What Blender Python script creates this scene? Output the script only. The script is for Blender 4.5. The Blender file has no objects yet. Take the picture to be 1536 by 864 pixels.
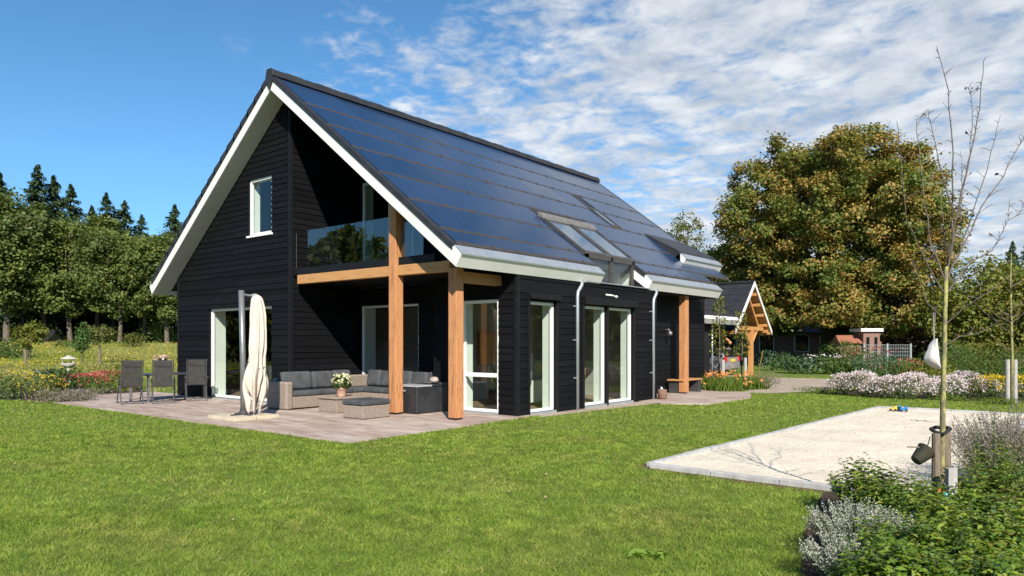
import bpy, math, random
import numpy as np
from mathutils import Vector, Matrix
SC = bpy.context.scene
COL = SC.collection
R = math.radians
rng = np.random.default_rng(7)
random.seed(7)

# ------------------------------------------------------------------ survey
# axes: x along the front gable, y along the ridge, z up; ground at z = 0
FOC, HOR, EYE = 1080.0, 514.0, 1.6
YAW = R(38.7256)
SN, CS = math.sin(YAW), math.cos(YAW)
CAM = np.array([9.993, -10.631, EYE])

def ray(px, py):
    a = (px - 768) / FOC
    return np.array([a * CS - SN, a * SN + CS, (HOR - py) / FOC])

def gp(px, py, z=0.0):
    d = ray(px, py)
    return CAM + d * ((z - EYE) / d[2])

def dp(px, py, Y):
    return CAM + ray(px, py) * Y

# ------------------------------------------------------------------ objects
def tag(o, label=None, cat=None, group=None, kind=None):
    if label: o['label'] = label
    if cat: o['category'] = cat
    if group: o['group'] = group
    if kind: o['kind'] = kind
    return o

def thing(name, label, cat, loc=(0, 0, 0), rz=0, group=None):
    o = bpy.data.objects.new(name, None)
    COL.objects.link(o)
    o.empty_display_size = .2
    o.location = loc
    o.rotation_euler = (0, 0, rz)
    return tag(o, label, cat, group)

def link(name, me, mat, parent=None, smooth=False, bevel=0, loc=None, seg=2):
    me.name = name
    for m in (mat if isinstance(mat, (list, tuple)) else [mat]):
        me.materials.append(m)
    o = bpy.data.objects.new(name, me)
    COL.objects.link(o)
    if parent: o.parent = parent
    if loc is not None: o.location = loc
    if smooth:
        me.polygons.foreach_set('use_smooth', [True] * len(me.polygons))
    if bevel:
        b = o.modifiers.new('bevel', 'BEVEL')
        b.width = bevel; b.segments = seg; b.limit_method = 'ANGLE'
    return o

def pieces(name, mat, parent, boxes, bevel=0):
    return [MB().box(*b).build(name, mat, parent, bevel=bevel) for b in boxes]

def copy_tree(o, parent=None):
    c = o.copy(); COL.objects.link(c)
    if parent: c.parent = parent
    for ch in list(o.children):
        copy_tree(ch, c)
    return c

class MB:
    def __init__(s): s.v = []; s.f = []
    def add(s, vs, fs):
        n = len(s.v); s.v += [tuple(map(float, p)) for p in vs]
        s.f += [tuple(i + n for i in f) for f in fs]
        return s
    def hexa(s, p):      # p: 8 points, bottom 4 ccw then top 4
        return s.add(p, [(3, 2, 1, 0), (4, 5, 6, 7), (0, 1, 5, 4), (1, 2, 6, 5), (2, 3, 7, 6), (3, 0, 4, 7)])
    def box(s, x0, x1, y0, y1, z0, z1):
        return s.hexa([(x0, y0, z0), (x1, y0, z0), (x1, y1, z0), (x0, y1, z0), (x0, y0, z1), (x1, y0, z1), (x1, y1, z1), (x0, y1, z1)])
    def obox(s, c, size, M):   # oriented box
        hx, hy, hz = size[0] / 2, size[1] / 2, size[2] / 2
        ps = [(-hx, -hy, -hz), (hx, -hy, -hz), (hx, hy, -hz), (-hx, hy, -hz), (-hx, -hy, hz), (hx, -hy, hz), (hx, hy, hz), (-hx, hy, hz)]
        return s.hexa([Vector(c) + M @ Vector(p) for p in ps])
    def prism(s, poly, y0, y1, ax='y'):   # poly in (a,b), extruded along ax
        def P(a, b, t):
            return {'y': (a, t, b), 'x': (t, a, b), 'z': (a, b, t)}[ax]
        n = len(poly)
        vs = [P(a, b, y0) for a, b in poly] + [P(a, b, y1) for a, b in poly]
        fs = [tuple(range(n))[::-1], tuple(range(n, 2 * n))] + [(i, (i + 1) % n, n + (i + 1) % n, n + i) for i in range(n)]
        if ax == 'y': fs = [f[::-1] for f in fs]
        return s.add(vs, fs)
    def tube(s, path, rad, n=8, cap=True):
        path = [Vector(p) for p in path]
        if not hasattr(rad, '__len__'): rad = [rad] * len(path)
        up = Vector((0, 0, 1)); rings = []
        t0 = (path[1] - path[0]).normalized()
        a = up.cross(t0)
        if a.length < .05: a = Vector((1, 0, 0)).cross(t0)
        a.normalize()
        for i, p in enumerate(path):
            if i == 0: t = path[1] - path[0]
            elif i == len(path) - 1: t = path[-1] - path[-2]
            else: t = path[i + 1] - path[i - 1]
            t.normalize()
            a = (a - t * a.dot(t)).normalized(); b = t.cross(a)
            rings.append([p + (a * math.cos(2 * math.pi * k / n) + b * math.sin(2 * math.pi * k / n)) * rad[i] for k in range(n)])
        vs = [q for r in rings for q in r]; fs = []
        for i in range(len(path) - 1):
            for k in range(n):
                k2 = (k + 1) % n
                fs.append((i * n + k, i * n + k2, (i + 1) * n + k2, (i + 1) * n + k))
        if cap:
            fs.append(tuple(range(n))[::-1]); fs.append(tuple((len(path) - 1) * n + k for k in range(n)))
        return s.add(vs, fs)
    def lathe(s, prof, n=20, c=(0, 0, 0)):
        vs = []; fs = []
        for r, z in prof:
            for k in range(n):
                a = 2 * math.pi * k / n
                vs.append((c[0] + r * math.cos(a), c[1] + r * math.sin(a), c[2] + z))
        for i in range(len(prof) - 1):
            for k in range(n):
                k2 = (k + 1) % n
                fs.append((i * n + k, i * n + k2, (i + 1) * n + k2, (i + 1) * n + k))
        fs.append(tuple(range(n))[::-1]); fs.append(tuple((len(prof) - 1) * n + k for k in range(n)))
        return s.add(vs, fs)
    def ball(s, c, r, n=10, m=7, jit=0):
        vs = []; fs = []
        rx, ry, rz = r if hasattr(r, '__len__') else (r, r, r)
        for i in range(m + 1):
            th = math.pi * i / m
            for k in range(n):
                a = 2 * math.pi * k / n; j = 1 + jit * (random.random() - .5)
                vs.append((c[0] + rx * j * math.sin(th) * math.cos(a), c[1] + ry * j * math.sin(th) * math.sin(a), c[2] - rz * j * math.cos(th)))
        for i in range(m):
            for k in range(n):
                k2 = (k + 1) % n
                fs.append((i * n + k, i * n + k2, (i + 1) * n + k2, (i + 1) * n + k))
        return s.add(vs, fs)
    def build(s, name, mat, parent=None, smooth=False, bevel=0, seg=2, loc=None):
        me = bpy.data.meshes.new(name)
        me.from_pydata(s.v, [], s.f); me.update()
        return link(name, me, mat, parent, smooth, bevel, loc, seg)

def mesh_np(name, V, Q=None, T=None):
    me = bpy.data.meshes.new(name)
    nq = 0 if Q is None else len(Q); nt = 0 if T is None else len(T)
    me.vertices.add(len(V)); me.vertices.foreach_set('co', np.ascontiguousarray(V, np.float32).ravel())
    li = []; st = []; tot = []
    if nq: li.append(np.asarray(Q).ravel()); st.append(np.arange(nq) * 4); tot.append(np.full(nq, 4))
    if nt: li.append(np.asarray(T).ravel()); st.append(nq * 4 + np.arange(nt) * 3); tot.append(np.full(nt, 3))
    li = np.concatenate(li).astype(np.int32)
    me.loops.add(len(li)); me.loops.foreach_set('vertex_index', li)
    me.polygons.add(nq + nt)
    me.polygons.foreach_set('loop_start', np.concatenate(st).astype(np.int32))
    me.update(calc_edges=True)
    return me

# ------------------------------------------------------------------ materials
def new_mat(name):
    m = bpy.data.materials.new(name); m.use_nodes = True
    nt = m.node_tree; nt.nodes.clear()
    out = nt.nodes.new('ShaderNodeOutputMaterial')
    return m, nt, out

def N(nt, typ, **kw):
    n = nt.nodes.new('ShaderNode' + typ)
    for k, v in kw.items():
        if k in n.inputs: n.inputs[k].default_value = v
        else: setattr(n, k, v)
    return n

def ramp(nt, stops):
    r = nt.nodes.new('ShaderNodeValToRGB')
    e = r.color_ramp.elements
    while len(e) < len(stops): e.new(.5)
    for i, (p, c) in enumerate(stops):
        e[i].position = p; e[i].color = (*c, 1)
    return r

def c4(c): return (*c, 1)

def pmat(name, c1, c2=None, scale=6, stretch=(1, 1, 1), rough=.6, bump=0, bscale=40, spec=.4, metal=0, detail=6, lo=.35, hi=.65, dist=.01, coat=0):
    m, nt, out = new_mat(name); L = nt.links.new
    b = N(nt, 'BsdfPrincipled'); L(b.outputs[0], out.inputs[0])
    b.inputs['Roughness'].default_value = rough; b.inputs['Metallic'].default_value = metal
    b.inputs['Specular IOR Level'].default_value = spec
    b.inputs['Coat Weight'].default_value = coat
    tc = N(nt, 'TexCoord'); mp = N(nt, 'Mapping'); mp.inputs['Scale'].default_value = stretch
    L(tc.outputs['Object'], mp.inputs['Vector'])
    if c2 is None: c2 = tuple(v * .8 for v in c1)
    n = N(nt, 'TexNoise'); n.inputs['Scale'].default_value = scale; n.inputs['Detail'].default_value = detail
    L(mp.outputs[0], n.inputs['Vector'])
    r = ramp(nt, [(lo, c1), (hi, c2)]); L(n.outputs[0], r.inputs[0]); L(r.outputs[0], b.inputs['Base Color'])
    if bump:
        n2 = N(nt, 'TexNoise'); n2.inputs['Scale'].default_value = bscale; n2.inputs['Detail'].default_value = 5
        L(mp.outputs[0], n2.inputs['Vector'])
        bp = N(nt, 'Bump'); bp.inputs['Strength'].default_value = bump; bp.inputs['Distance'].default_value = dist
        L(n2.outputs[0], bp.inputs['Height']); L(bp.outputs[0], b.inputs['Normal'])
    return m

def leafmat(name, cols, trans=.3, rough=.5, mottle=None, patch=None, pscale=.6, spec=.3, pmix=(.42, .6), tboost=1.3):
    """leaf: a random tint per leaf from cols, broad patches of a second set of tints"""
    m, nt, out = new_mat(name); L = nt.links.new
    g = N(nt, 'NewGeometry')
    k = len(cols)
    r = ramp(nt, [(i / max(1, k - 1), c) for i, c in enumerate(cols)])
    L(g.outputs['Random Per Island'], r.inputs[0])
    col = r.outputs[0]
    if patch:
        r2 = ramp(nt, [(i / max(1, len(patch) - 1), c) for i, c in enumerate(patch)])
        L(g.outputs['Random Per Island'], r2.inputs[0])
        tc = N(nt, 'TexCoord'); n = N(nt, 'TexNoise'); n.inputs['Scale'].default_value = pscale; n.inputs['Detail'].default_value = 4
        L(tc.outputs['Object'], n.inputs['Vector'])
        mr = N(nt, 'MapRange'); mr.inputs[1].default_value = pmix[0]; mr.inputs[2].default_value = pmix[1]
        L(n.outputs[0], mr.inputs[0])
        mx = N(nt, 'Mix', data_type='RGBA'); L(mr.outputs[0], mx.inputs[0]); L(col, mx.inputs[6]); L(r2.outputs[0], mx.inputs[7])
        col = mx.outputs[2]
    for sc_, lo_, hi_ in (mottle or ()):
        tc = N(nt, 'TexCoord'); n = N(nt, 'TexNoise'); n.inputs['Scale'].default_value = sc_; n.inputs['Detail'].default_value = 3
        L(tc.outputs['Object'], n.inputs['Vector'])
        r3 = ramp(nt, [(.36, lo_), (.64, hi_)]); L(n.outputs[0], r3.inputs[0])
        mz = N(nt, 'Mix', data_type='RGBA', blend_type='MULTIPLY'); mz.inputs[0].default_value = 1
        L(col, mz.inputs[6]); L(r3.outputs[0], mz.inputs[7]); col = mz.outputs[2]
    b = N(nt, 'BsdfPrincipled'); b.inputs['Roughness'].default_value = rough; b.inputs['Specular IOR Level'].default_value = spec
    L(col, b.inputs['Base Color'])
    t = N(nt, 'BsdfTranslucent')
    mul = N(nt, 'Mix', data_type='RGBA', blend_type='MULTIPLY'); mul.inputs[0].default_value = 1
    L(col, mul.inputs[6]); mul.inputs[7].default_value = (tboost * 1.1, tboost, tboost * .6, 1)
    L(mul.outputs[2], t.inputs[0])
    ms = N(nt, 'MixShader'); ms.inputs[0].default_value = trans
    L(b.outputs[0], ms.inputs[1]); L(t.outputs[0], ms.inputs[2]); L(ms.outputs[0], out.inputs[0])
    return m

def glassmat(name, tint=(.945, .975, .95), f0=.06, rough=0.0):
    m, nt, out = new_mat(name); L = nt.links.new
    t = N(nt, 'BsdfTransparent'); t.inputs[0].default_value = c4(tint)
    g = N(nt, 'BsdfGlossy'); g.inputs['Roughness'].default_value = rough
    ge = N(nt, 'NewGeometry'); dt = N(nt, 'VectorMath', operation='DOT_PRODUCT')
    L(ge.outputs['Normal'], dt.inputs[0]); L(ge.outputs['Incoming'], dt.inputs[1])
    ab = N(nt, 'Math', operation='ABSOLUTE'); L(dt.outputs['Value'], ab.inputs[0])
    om = N(nt, 'Math', operation='SUBTRACT'); om.inputs[0].default_value = 1; L(ab.outputs[0], om.inputs[1])
    pw = N(nt, 'Math', operation='POWER'); L(om.outputs[0], pw.inputs[0]); pw.inputs[1].default_value = 5
    mr = N(nt, 'MapRange'); L(pw.outputs[0], mr.inputs[0]); mr.inputs[3].default_value = f0; mr.inputs[4].default_value = 1
    ms = N(nt, 'MixShader'); L(mr.outputs[0], ms.inputs[0]); L(t.outputs[0], ms.inputs[1]); L(g.outputs[0], ms.inputs[2])
    L(ms.outputs[0], out.inputs[0])
    return m

M = {}
M['siding'] = pmat('black_timber', (.0042, .0045, .0056), (.008, .008, .0092), 3, (.6, .6, 14), .6, .35, 18, .12, dist=.004)
def board_tint(m, lo=.75, hi=1.2):
    nt = m.node_tree; b = next(n for n in nt.nodes if n.type == 'BSDF_PRINCIPLED'); l = b.inputs['Base Color'].links[0]
    g = N(nt, 'NewGeometry'); mr = N(nt, 'MapRange'); mr.inputs[3].default_value = lo; mr.inputs[4].default_value = hi
    nt.links.new(g.outputs['Random Per Island'], mr.inputs[0])
    mx = N(nt, 'Mix', data_type='RGBA', blend_type='MULTIPLY'); mx.inputs[0].default_value = 1
    nt.links.new(l.from_socket, mx.inputs[6]); nt.links.new(mr.outputs[0], mx.inputs[7]); nt.links.new(mx.outputs[2], b.inputs['Base Color'])
board_tint(M['siding'])
M['black'] = pmat('black_trim', (.006, .0065, .008), (.009, .009, .01), 5, rough=.55, spec=.25)
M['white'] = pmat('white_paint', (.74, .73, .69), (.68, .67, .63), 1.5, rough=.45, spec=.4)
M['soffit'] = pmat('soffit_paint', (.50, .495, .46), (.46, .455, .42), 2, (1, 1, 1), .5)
M['jamb'] = pmat('interior_white', (.72, .74, .70), (.68, .70, .66), 2, rough=.6)
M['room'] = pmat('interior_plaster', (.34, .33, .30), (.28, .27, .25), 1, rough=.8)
M['roomdark'] = pmat('interior_dark', (.07, .06, .055), (.10, .09, .08), 1, rough=.8)
M['frame_w'] = pmat('window_frame_white', (.80, .80, .76), (.76, .76, .72), 3, rough=.4)
M['frame_d'] = pmat('roof_window_frame', (.045, .042, .038), (.065, .06, .055), 4, rough=.45)
M['tile'] = pmat('roof_tile_dark', (.020, .021, .024), (.032, .031, .032), 4, (1, 1, 1), .5, .3, 25, .35)
M['panel_gap'] = pmat('tile_edge_brown', (.030, .026, .023), (.075, .060, .048), 9, (1, 6, 1), .6)
M['zinc'] = pmat('zinc', (.36, .39, .42), (.44, .47, .49), 5, (1, 1, .4), .42, metal=.55)
M['zinc_d'] = pmat('zinc_dull', (.28, .31, .33), (.36, .39, .41), 4, (1, 1, 1), .5, metal=.3)
M['glass'] = glassmat('window_glass')
M['balglass'] = glassmat('railing_glass', (.90, .95, .94), .12)
M['skyglass'] = pmat('roof_window_glass', (.015, .04, .075), (.02, .05, .09), 3, rough=.03, spec=1.0, coat=1)
M['steel'] = pmat('dark_steel', (.05, .05, .052), (.065, .065, .066), 9, rough=.45, metal=.2)
M['alu'] = pmat('grey_aluminium', (.20, .20, .205), (.25, .25, .25), 9, rough=.4, metal=.5)

def woodmat(name, c1, c2, c3, ax=(22, 22, 1.2), rough=.55):
    m, nt, out = new_mat(name); L = nt.links.new
    b = N(nt, 'BsdfPrincipled'); L(b.outputs[0], out.inputs[0]); b.inputs['Roughness'].default_value = rough
    b.inputs['Specular IOR Level'].default_value = .3
    tc = N(nt, 'TexCoord'); mp = N(nt, 'Mapping'); mp.inputs['Scale'].default_value = ax
    L(tc.outputs['Object'], mp.inputs[0])
    n = N(nt, 'TexNoise'); n.inputs['Scale'].default_value = 1.6; n.inputs['Detail'].default_value = 8; n.inputs['Distortion'].default_value = 1.2
    L(mp.outputs[0], n.inputs[0])
    r = ramp(nt, [(.3, c1), (.5, c2), (.72, c3)]); L(n.outputs[0], r.inputs[0])
    mp2 = N(nt, 'Mapping'); mp2.inputs['Scale'].default_value = tuple(max(1.2, a * .25) for a in ax); L(tc.outputs['Object'], mp2.inputs[0])
    v = N(nt, 'TexVoronoi'); v.inputs['Scale'].default_value = 1.3; L(mp2.outputs[0], v.inputs['Vector'])
    kr = ramp(nt, [(.02, (.35, .25, .18)), (.10, (1, 1, 1))]); L(v.outputs['Distance'], kr.inputs[0])
    mx = N(nt, 'Mix', data_type='RGBA', blend_type='MULTIPLY'); mx.inputs[0].default_value = .75
    L(r.outputs[0], mx.inputs[6]); L(kr.outputs[0], mx.inputs[7]); L(mx.outputs[2], b.inputs['Base Color'])
    bp = N(nt, 'Bump'); bp.inputs['Strength'].default_value = .25; bp.inputs['Distance'].default_value = .004
    L(n.outputs[0], bp.inputs['Height']); L(bp.outputs[0], b.inputs['Normal'])
    return m

M['post'] = woodmat('larch_post', (.40, .165, .062), (.52, .245, .105), (.20, .078, .032))
M['beam'] = woodmat('larch_beam', (.40, .19, .07), (.50, .27, .11), (.34, .15, .05), (1.2, 22, 22))
M['oak'] = woodmat('carport_wood', (.42, .19, .06), (.50, .25, .09), (.36, .15, .05), (3, 14, 14))
M['stake'] = woodmat('weathered_stake', (.13, .10, .07), (.21, .165, .12), (.07, .055, .04), (30, 30, 3), .8)
M['stakeg'] = woodmat('grey_stake', (.30, .285, .26), (.42, .40, .37), (.18, .17, .16), (30, 30, 3), .8)

def panelmat():
    m, nt, out = new_mat('solar_glass'); L = nt.links.new
    b = N(nt, 'BsdfPrincipled'); L(b.outputs[0], out.inputs[0])
    oi = N(nt, 'ObjectInfo')
    r = ramp(nt, [(0, (.006, .021, .056)), (.5, (.009, .028, .074)), (1, (.013, .036, .090))]); L(oi.outputs['Random'], r.inputs[0])
    L(r.outputs[0], b.inputs['Base Color'])
    mr = N(nt, 'MapRange'); L(oi.outputs['Random'], mr.inputs[0]); mr.inputs[3].default_value = .14; mr.inputs[4].default_value = .24
    L(mr.outputs[0], b.inputs['Roughness'])
    b.inputs['IOR'].default_value = 1.42
    tc = N(nt, 'TexCoord'); n = N(nt, 'TexNoise'); n.inputs['Scale'].default_value = .8; L(tc.outputs['Object'], n.inputs[0])
    bp = N(nt, 'Bump'); bp.inputs['Strength'].default_value = .08; bp.inputs['Distance'].default_value = .05
    L(n.outputs[0], bp.inputs['Height']); L(bp.outputs[0], b.inputs['Normal'])
    return m
M['panel'] = panelmat()

# ------------------------------------------------------------------ camera, sun, sky
cd = bpy.data.cameras.new('camera'); cam = bpy.data.objects.new('camera', cd); COL.objects.link(cam)
cam.location = CAM; cam.rotation_euler = (R(90), 0, YAW)
cd.sensor_width = 36; cd.lens = FOC / 1536 * 36; cd.shift_y = (HOR - 432) / 1536
cd.clip_start = .1; cd.clip_end = 4000
SC.camera = cam
SUN_EL = R(34.5); SX, SY = .75, -.66
sd = bpy.data.lights.new('sun', 'SUN'); so = bpy.data.objects.new('sun', sd); COL.objects.link(so)
sd.energy = 4.6; sd.angle = R(.53); sd.color = (1, .94, .85)
h = math.hypot(SX, SY)
tos = Vector((SX / h * math.cos(SUN_EL), SY / h * math.cos(SUN_EL), math.sin(SUN_EL)))
so.rotation_euler = tos.to_track_quat('Z', 'Y').to_euler(); so.location = tos * 60

W = bpy.data.worlds.new('World'); SC.world = W; W.use_nodes = True
nt = W.node_tree; nt.nodes.clear(); L = nt.links.new
wo = N(nt, 'OutputWorld'); bg = N(nt, 'Background'); L(bg.outputs[0], wo.inputs[0])
SKY_STR = .10
SKY_SAT, SKY_VAL = 1.12, .90
CLOUD_RAMP = [(.36, (2.8, 3.15, 3.65)), (.50, (3.9, 4.2, 4.6)), (.64, (5.4, 5.55, 5.7))]
bg.inputs[1].default_value = SKY_STR
sky = N(nt, 'TexSky'); sky.sky_type = 'NISHITA'; sky.sun_disc = False
sky.sun_elevation = SUN_EL; sky.sun_rotation = math.atan2(SX, SY)
sky.altitude = 0; sky.air_density = 1.0; sky.dust_density = 0.0; sky.ozone_density = 4.0
tc = N(nt, 'TexCoord'); D = tc.outputs['Generated']
sep = N(nt, 'SeparateXYZ'); L(D, sep.inputs[0])
def mth(op, a, b=None, clamp=False):
    n = N(nt, 'Math', operation=op); n.use_clamp = clamp
    for i, v in enumerate((a, b)):
        if v is None: continue
        if isinstance(v, (int, float)): n.inputs[i].default_value = v
        else: L(v, n.inputs[i])
    return n.outputs[0]
def smooth(v, a, b):
    n = N(nt, 'MapRange'); n.interpolation_type = 'SMOOTHSTEP'
    n.inputs[1].default_value = a; n.inputs[2].default_value = b; L(v, n.inputs[0]); return n.outputs[0]
zz = mth('ADD', mth('MAXIMUM', sep.outputs[2], 0), .10)
cx = mth('DIVIDE', sep.outputs[0], zz); cy = mth('DIVIDE', sep.outputs[1], zz)
cv = N(nt, 'CombineXYZ'); L(cx, cv.inputs[0]); L(cy, cv.inputs[1])
def noise(scale, det, vec, rough=.55, dist=0, off=0):
    n = N(nt, 'TexNoise'); n.inputs['Scale'].default_value = scale; n.inputs['Detail'].default_value = det
    n.inputs['Roughness'].default_value = rough; n.inputs['Distortion'].default_value = dist
    mp = N(nt, 'Mapping'); mp.inputs['Location'].default_value = (off, off * .7, off * .3); L(vec, mp.inputs[0]); L(mp.outputs[0], n.inputs[0])
    return n.outputs[0]
nA = noise(7.5, 6, cv.outputs[0], .56, .45, 3.1)      # cloudlets
nC = noise(20.0, 4, cv.outputs[0], .55, .3, 7.7)      # finer curls
nB = noise(1.1, 3, cv.outputs[0], .5, 0, 11.0)        # banks
# bearing to the right of the view axis
fw = mth('ADD', mth('MULTIPLY', sep.outputs[0], -SN), mth('MULTIPLY', sep.outputs[1], CS))
rt = mth('ADD', mth('MULTIPLY', sep.outputs[0], CS), mth('MULTIPLY', sep.outputs[1], SN))
ang = N(nt, 'Math', operation='ARCTAN2'); L(rt, ang.inputs[0]); L(fw, ang.inputs[1])
bear = mth('ADD', ang.outputs[0], mth('MULTIPLY', mth('SUBTRACT', nB, .5), .45))
cover = smooth(bear, -.34, .34)
cover = mth('MULTIPLY', cover, mth('SUBTRACT', 1.0, smooth(bear, 1.3, 2.0)))
# the bank thins out towards the zenith
cover = mth('MULTIPLY', cover, mth('SUBTRACT', 1.0, mth('MULTIPLY', smooth(sep.outputs[2], .46, .66), .75)))
edge = smooth(bear, -.36, -.22)
dens = mth('ADD', mth('ADD', mth('MULTIPLY', nA, .66), mth('MULTIPLY', nC, .34)), mth('ADD', mth('MULTIPLY', mth('SUBTRACT', nB, .5), .30), mth('MULTIPLY', cover, .27)))
alpha = mth('MULTIPLY', smooth(dens, .49, .81), mth('MULTIPLY', edge, .92), True)
shade = noise(4.5, 5, cv.outputs[0], .55, .2, 23.0)
sh2 = mth('ADD', mth('MULTIPLY', shade, .6), mth('MULTIPLY', nA, .4))
cr = ramp(nt, CLOUD_RAMP); L(sh2, cr.inputs[0])
hs = N(nt, 'HueSaturation'); hs.inputs['Saturation'].default_value = SKY_SAT; hs.inputs['Value'].default_value = SKY_VAL
L(sky.outputs[0], hs.inputs['Color'])
lowr = ramp(nt, [(.0, (.46, .68, .95)), (.22, (.76, .96, 1.0)), (.5, (.80, 1, .98))]); L(sep.outputs[2], lowr.inputs[0])
lm = N(nt, 'Mix', data_type='RGBA', blend_type='MULTIPLY'); lm.inputs[0].default_value = 1
L(hs.outputs[0], lm.inputs[6]); L(lowr.outputs[0], lm.inputs[7])
mx = N(nt, 'Mix', data_type='RGBA'); L(alpha, mx.inputs[0]); L(lm.outputs[2], mx.inputs[6]); L(cr.outputs[0], mx.inputs[7])
L(mx.outputs[2], bg.inputs[0])
V = SC.view_settings
V.view_transform = 'Standard'; V.look = 'None'; V.exposure = .75; V.gamma = 1; V.use_curve_mapping = False
SC.render.engine = 'CYCLES'
SC.cycles.use_denoising = True
SC.cycles.max_bounces = 8; SC.cycles.transparent_max_bounces = 12; SC.cycles.diffuse_bounces = 4
SC.cycles.sample_clamp_indirect = 6
SC.render.film_transparent = False

# ================================================================== ground
def poly_sheet(name, pts, z, mat, kind='structure', res=None):
    me = bpy.data.meshes.new(name)
    me.from_pydata([(x, y, z) for x, y in pts], [], [tuple(range(len(pts)))]); me.update()
    o = link(name, me, mat); return tag(o, kind=kind)

def groundmat(name, cols, scale, scale2=None, cols2=None, rough=.9, bump=.5, bscale=60, dist=.02):
    m, nt, out = new_mat(name); L = nt.links.new
    b = N(nt, 'BsdfPrincipled'); L(b.outputs[0], out.inputs[0]); b.inputs['Roughness'].default_value = rough
    b.inputs['Specular IOR Level'].default_value = .15
    tc = N(nt, 'TexCoord')
    n = N(nt, 'TexNoise'); n.inputs['Scale'].default_value = scale; n.inputs['Detail'].default_value = 9; n.inputs['Roughness'].default_value = .65
    L(tc.outputs['Object'], n.inputs[0])
    r = ramp(nt, [(.30 + .4 * i / (len(cols) - 1), c) for i, c in enumerate(cols)]); L(n.outputs[0], r.inputs[0])
    col = r.outputs[0]
    if cols2:
        n2 = N(nt, 'TexNoise'); n2.inputs['Scale'].default_value = scale2; n2.inputs['Detail'].default_value = 6
        L(tc.outputs['Object'], n2.inputs[0])
        r2 = ramp(nt, [(.35, cols2[0]), (.65, cols2[1])]); L(n2.outputs[0], r2.inputs[0])
        mx = N(nt, 'Mix', data_type='RGBA', blend_type='MULTIPLY'); mx.inputs[0].default_value = 1
        L(col, mx.inputs[6]); L(r2.outputs[0], mx.inputs[7]); col = mx.outputs[2]
    L(col, b.inputs['Base Color'])
    n3 = N(nt, 'TexNoise'); n3.inputs['Scale'].default_value = bscale; n3.inputs['Detail'].default_value = 6
    L(tc.outputs['Object'], n3.inputs[0])
    bp = N(nt, 'Bump'); bp.inputs['Strength'].default_value = bump; bp.inputs['Distance'].default_value = dist
    L(n3.outputs[0], bp.inputs['Height']); L(bp.outputs[0], b.inputs['Normal'])
    return m

M['ground'] = groundmat('lawn_soil', [(.09, .14, .022), (.13, .18, .03), (.18, .19, .05)], 6, .5, [(.8, .85, .8), (1.1, 1.05, 1)])
gm = bpy.data.meshes.new('ground')
# one sheet to the horizon, finer near by, rising gently far off to the left where the wood stands
gx = np.concatenate([np.linspace(-2500, -140, 12), np.linspace(-120, 60, 46), np.linspace(80, 2500, 12)])
gy = np.concatenate([np.linspace(-2500, -80, 12), np.linspace(-60, 140, 51), np.linspace(160, 2500, 12)])
GX, GY = np.meshgrid(gx, gy)
def terrain(x, y):
    d = np.hypot(x - CAM[0], y - CAM[1])
    left = np.clip((-x - 38) / 30, 0, 1)
    return left * np.clip((d - 62) / 40, 0, 1) * 1.1
GZ = terrain(GX, GY)
nx, ny = len(gx), len(gy)
I = np.arange(nx * ny).reshape(ny, nx)
Q = np.stack([I[:-1, :-1], I[:-1, 1:], I[1:, 1:], I[1:, :-1]], -1).reshape(-1, 4)
gm = mesh_np('ground', np.stack([GX, GY, GZ], -1).reshape(-1, 3), Q)
tag(link('ground', gm, M['ground'], smooth=True), kind='structure')

# patio: streaky concrete flags
def flagmat():
    m, nt, out = new_mat('patio_flags'); L = nt.links.new
    b = N(nt, 'BsdfPrincipled'); L(b.outputs[0], out.inputs[0]); b.inputs['Roughness'].default_value = .8; b.inputs['Specular IOR Level'].default_value = .25
    tc = N(nt, 'TexCoord')
    br = N(nt, 'TexBrick'); br.inputs['Scale'].default_value = 1; br.inputs['Brick Width'].default_value = 1.2; br.inputs['Row Height'].default_value = .4
    br.inputs['Mortar Size'].default_value = .006; br.inputs['Color1'].default_value = (.36, .28, .232, 1); br.inputs['Color2'].default_value = (.46, .395, .345, 1)
    br.inputs['Mortar'].default_value = (.15, .12, .10, 1); br.inputs['Bias'].default_value = 0
    L(tc.outputs['Object'], br.inputs['Vector'])
    mp = N(nt, 'Mapping'); mp.inputs['Scale'].default_value = (1.1, 6, 1); L(tc.outputs['Object'], mp.inputs[0])
    n = N(nt, 'TexNoise'); n.inputs['Scale'].default_value = 1.2; n.inputs['Detail'].default_value = 7; n.inputs['Distortion'].default_value = .8; L(mp.outputs[0], n.inputs[0])
    r = ramp(nt, [(.3, (.66, .58, .55)), (.5, (.98, .94, .92)), (.7, (1.2, 1.16, 1.14))]); L(n.outputs[0], r.inputs[0])
    mx = N(nt, 'Mix', data_type='RGBA', blend_type='MULTIPLY'); mx.inputs[0].default_value = 1
    L(br.outputs['Color'], mx.inputs[6]); L(r.outputs[0], mx.inputs[7]); L(mx.outputs[2], b.inputs['Base Color'])
    bp = N(nt, 'Bump'); bp.inputs['Strength'].default_value = .4; bp.inputs['Distance'].default_value = .006
    inv = N(nt, 'Math', operation='SUBTRACT'); inv.inputs[0].default_value = 1; L(br.outputs['Fac'], inv.inputs[1]); L(inv.outputs[0], bp.inputs['Height']); L(bp.outputs[0], b.inputs['Normal'])
    return m
M['flag'] = flagmat()
PATIO = [(-11.25, -3.42), (.92, -3.42), (.78, -.4), (.62, 2.0), (-5.7, 2.1), (-5.7, .2), (-13.4, .2), (-13.4, -1.6), (-11.25, -2.6)]
def slab(name, pts, z0, z1, mat):
    o = MB().prism(pts, z0, z1, 'z').build(name, mat); return tag(o, kind='structure')
slab('patio', PATIO, -.05, .03, M['flag'])
ENTR = [(.55, 6.6), (1.35, 6.35), (2.35, 6.9), (2.45, 9.7), (1.6, 11.9), (-.9, 12.6), (-.9, 7.85), (.5, 7.85)]
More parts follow.
